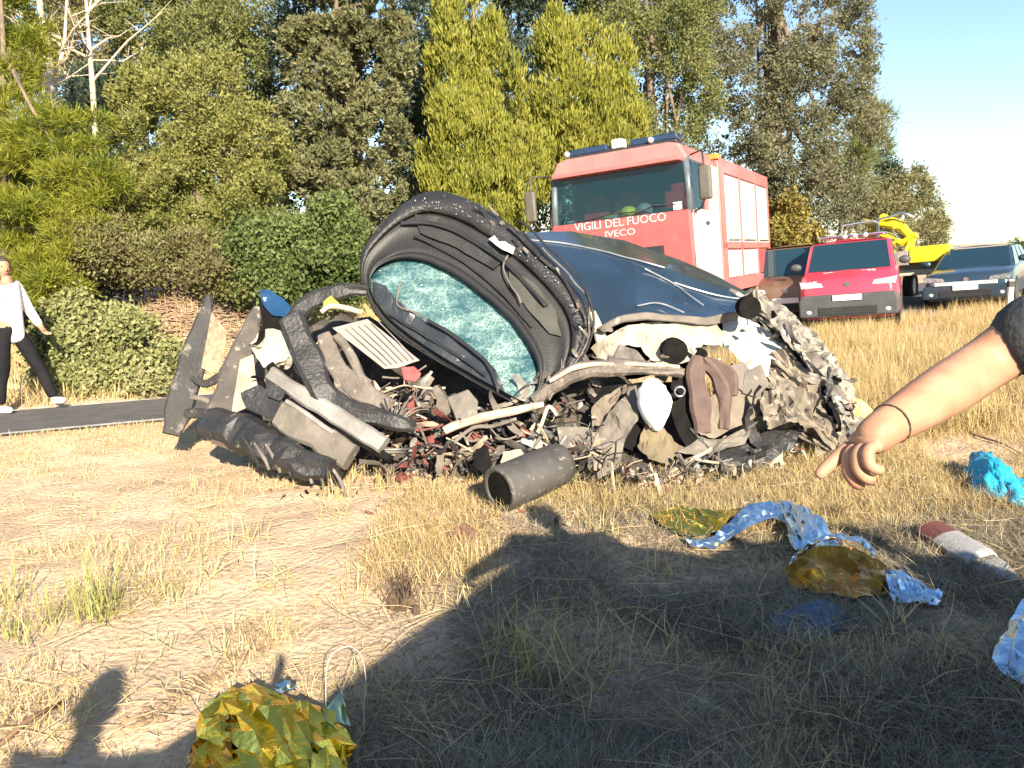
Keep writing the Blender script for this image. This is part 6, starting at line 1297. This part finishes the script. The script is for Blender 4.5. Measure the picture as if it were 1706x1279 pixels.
# man walking along the far side of the road
gx_, gy_ = W(22, 560, 9.0).x, 9.0
f0 = Vector((gx_, 8.9, road_z(gx_) + .01))
def q(x, y, z): return f0 + Vector((x, y, z))
J = dict(pelvis=q(.04, .02, .95), waist=q(.05, .0, 1.10), chest=q(.07, 0, 1.33), neck=q(.10, 0, 1.51), head=q(.07, -.01, 1.645),
         shL=q(.06, .19, 1.44), elL=q(.14, .25, 1.16), foL=q(.18, .24, 1.08), wrL=q(.28, .2, .96), shR=q(.02, -.19, 1.44), elR=q(-.16, -.25, 1.18), foR=q(-.18, -.25, 1.1), wrR=q(-.2, -.24, .95),
         hipL=q(.08, .09, .89), knL=q(.25, .10, .50), caL=q(.30, .10, .38), anL=q(.38, .10, .12), footL=q(.52, .10, .10),
         hipR=q(.0, -.09, .89), knR=q(-.03, -.10, .50), caR=q(-.08, -.10, .36), anR=q(-.12, -.10, .09), footR=q(.02, -.11, .035))
person('person in a white long sleeved shirt and black trousers walking on the far roadside', J, white_sh, dark_tr, white_shoe, hair_b, sleeve=1.0, face=Vector((.75, -.65, -.05)))
# photographer behind the camera; unseen bystanders added to shape the shadow edge
J = stand(-.66, -.42, R(8), 1.68)
J['elR'] = Vector((-.22, -.22, 1.22)); J['foR'] = Vector((-.17, -.17, 1.28)); J['wrR'] = Vector((-.10, -.12, 1.40)); J['elL'] = Vector((-.66, -.25, 1.16)); J['foL'] = Vector((-.5, -.2, 1.22)); J['wrL'] = Vector((-.25, -.15, 1.36))
person('person holding up a phone behind the camera, casting the shadow at lower left', J, jeans, dark_tr, white_shoe, hair_b, sleeve=.6, face=Vector((.1, 1, -.05)), h=1.70)
J = stand(2.15, 1.05, R(-20), 1.78); person('person in denim added right of the pointing person, outside the frame, for the shadow edge', J, jeans, dark_tr, white_shoe, hair_g, sleeve=1, face=Vector((-.3, 1, 0)), h=1.78)
J = stand(2.95, .8, R(-25), 1.70); person('person in white added farthest right, outside the frame, for the shadow edge', J, white_sh, jeans, white_shoe, hair_b, sleeve=1, face=Vector((-.3, 1, 0)), h=1.70)
# unseen high roofed van, added so its roof throws the broad shadow
vd_ = Vector((.49, .87, 0)).normalized(); vr_ = Vector((vd_.y, -vd_.x, 0)); vc = Vector((1.67, .22, 0)) + vr_ * .98 - vd_ * 2.5
sv = thing('shadow_van', 'white high roofed van added outside the frame to cast the broad shadow', 'van', vc, (0, 0, math.atan2(-vd_.x, vd_.y)))
MB().prism([(-2.5, .4), (2.5, .4), (2.5, .95), (2.42, 1.15), (2.3, 2.1), (2.2, 2.2), (-2.42, 2.2), (-2.5, 2.1)], 0, -.98, .98).build('body', white_p, sv, bevel=.06, seg=3)
MB().add([(-.85, 2.43, 1.2), (.85, 2.43, 1.2), (.8, 2.335, 2.0), (-.8, 2.335, 2.0)], [(0, 1, 2, 3)]).build('windscreen', glass_c, sv)
for s in (-1, 1):
    for y in (-1.6, 1.6): wheel(sv, s * .86, y, .35, .22)
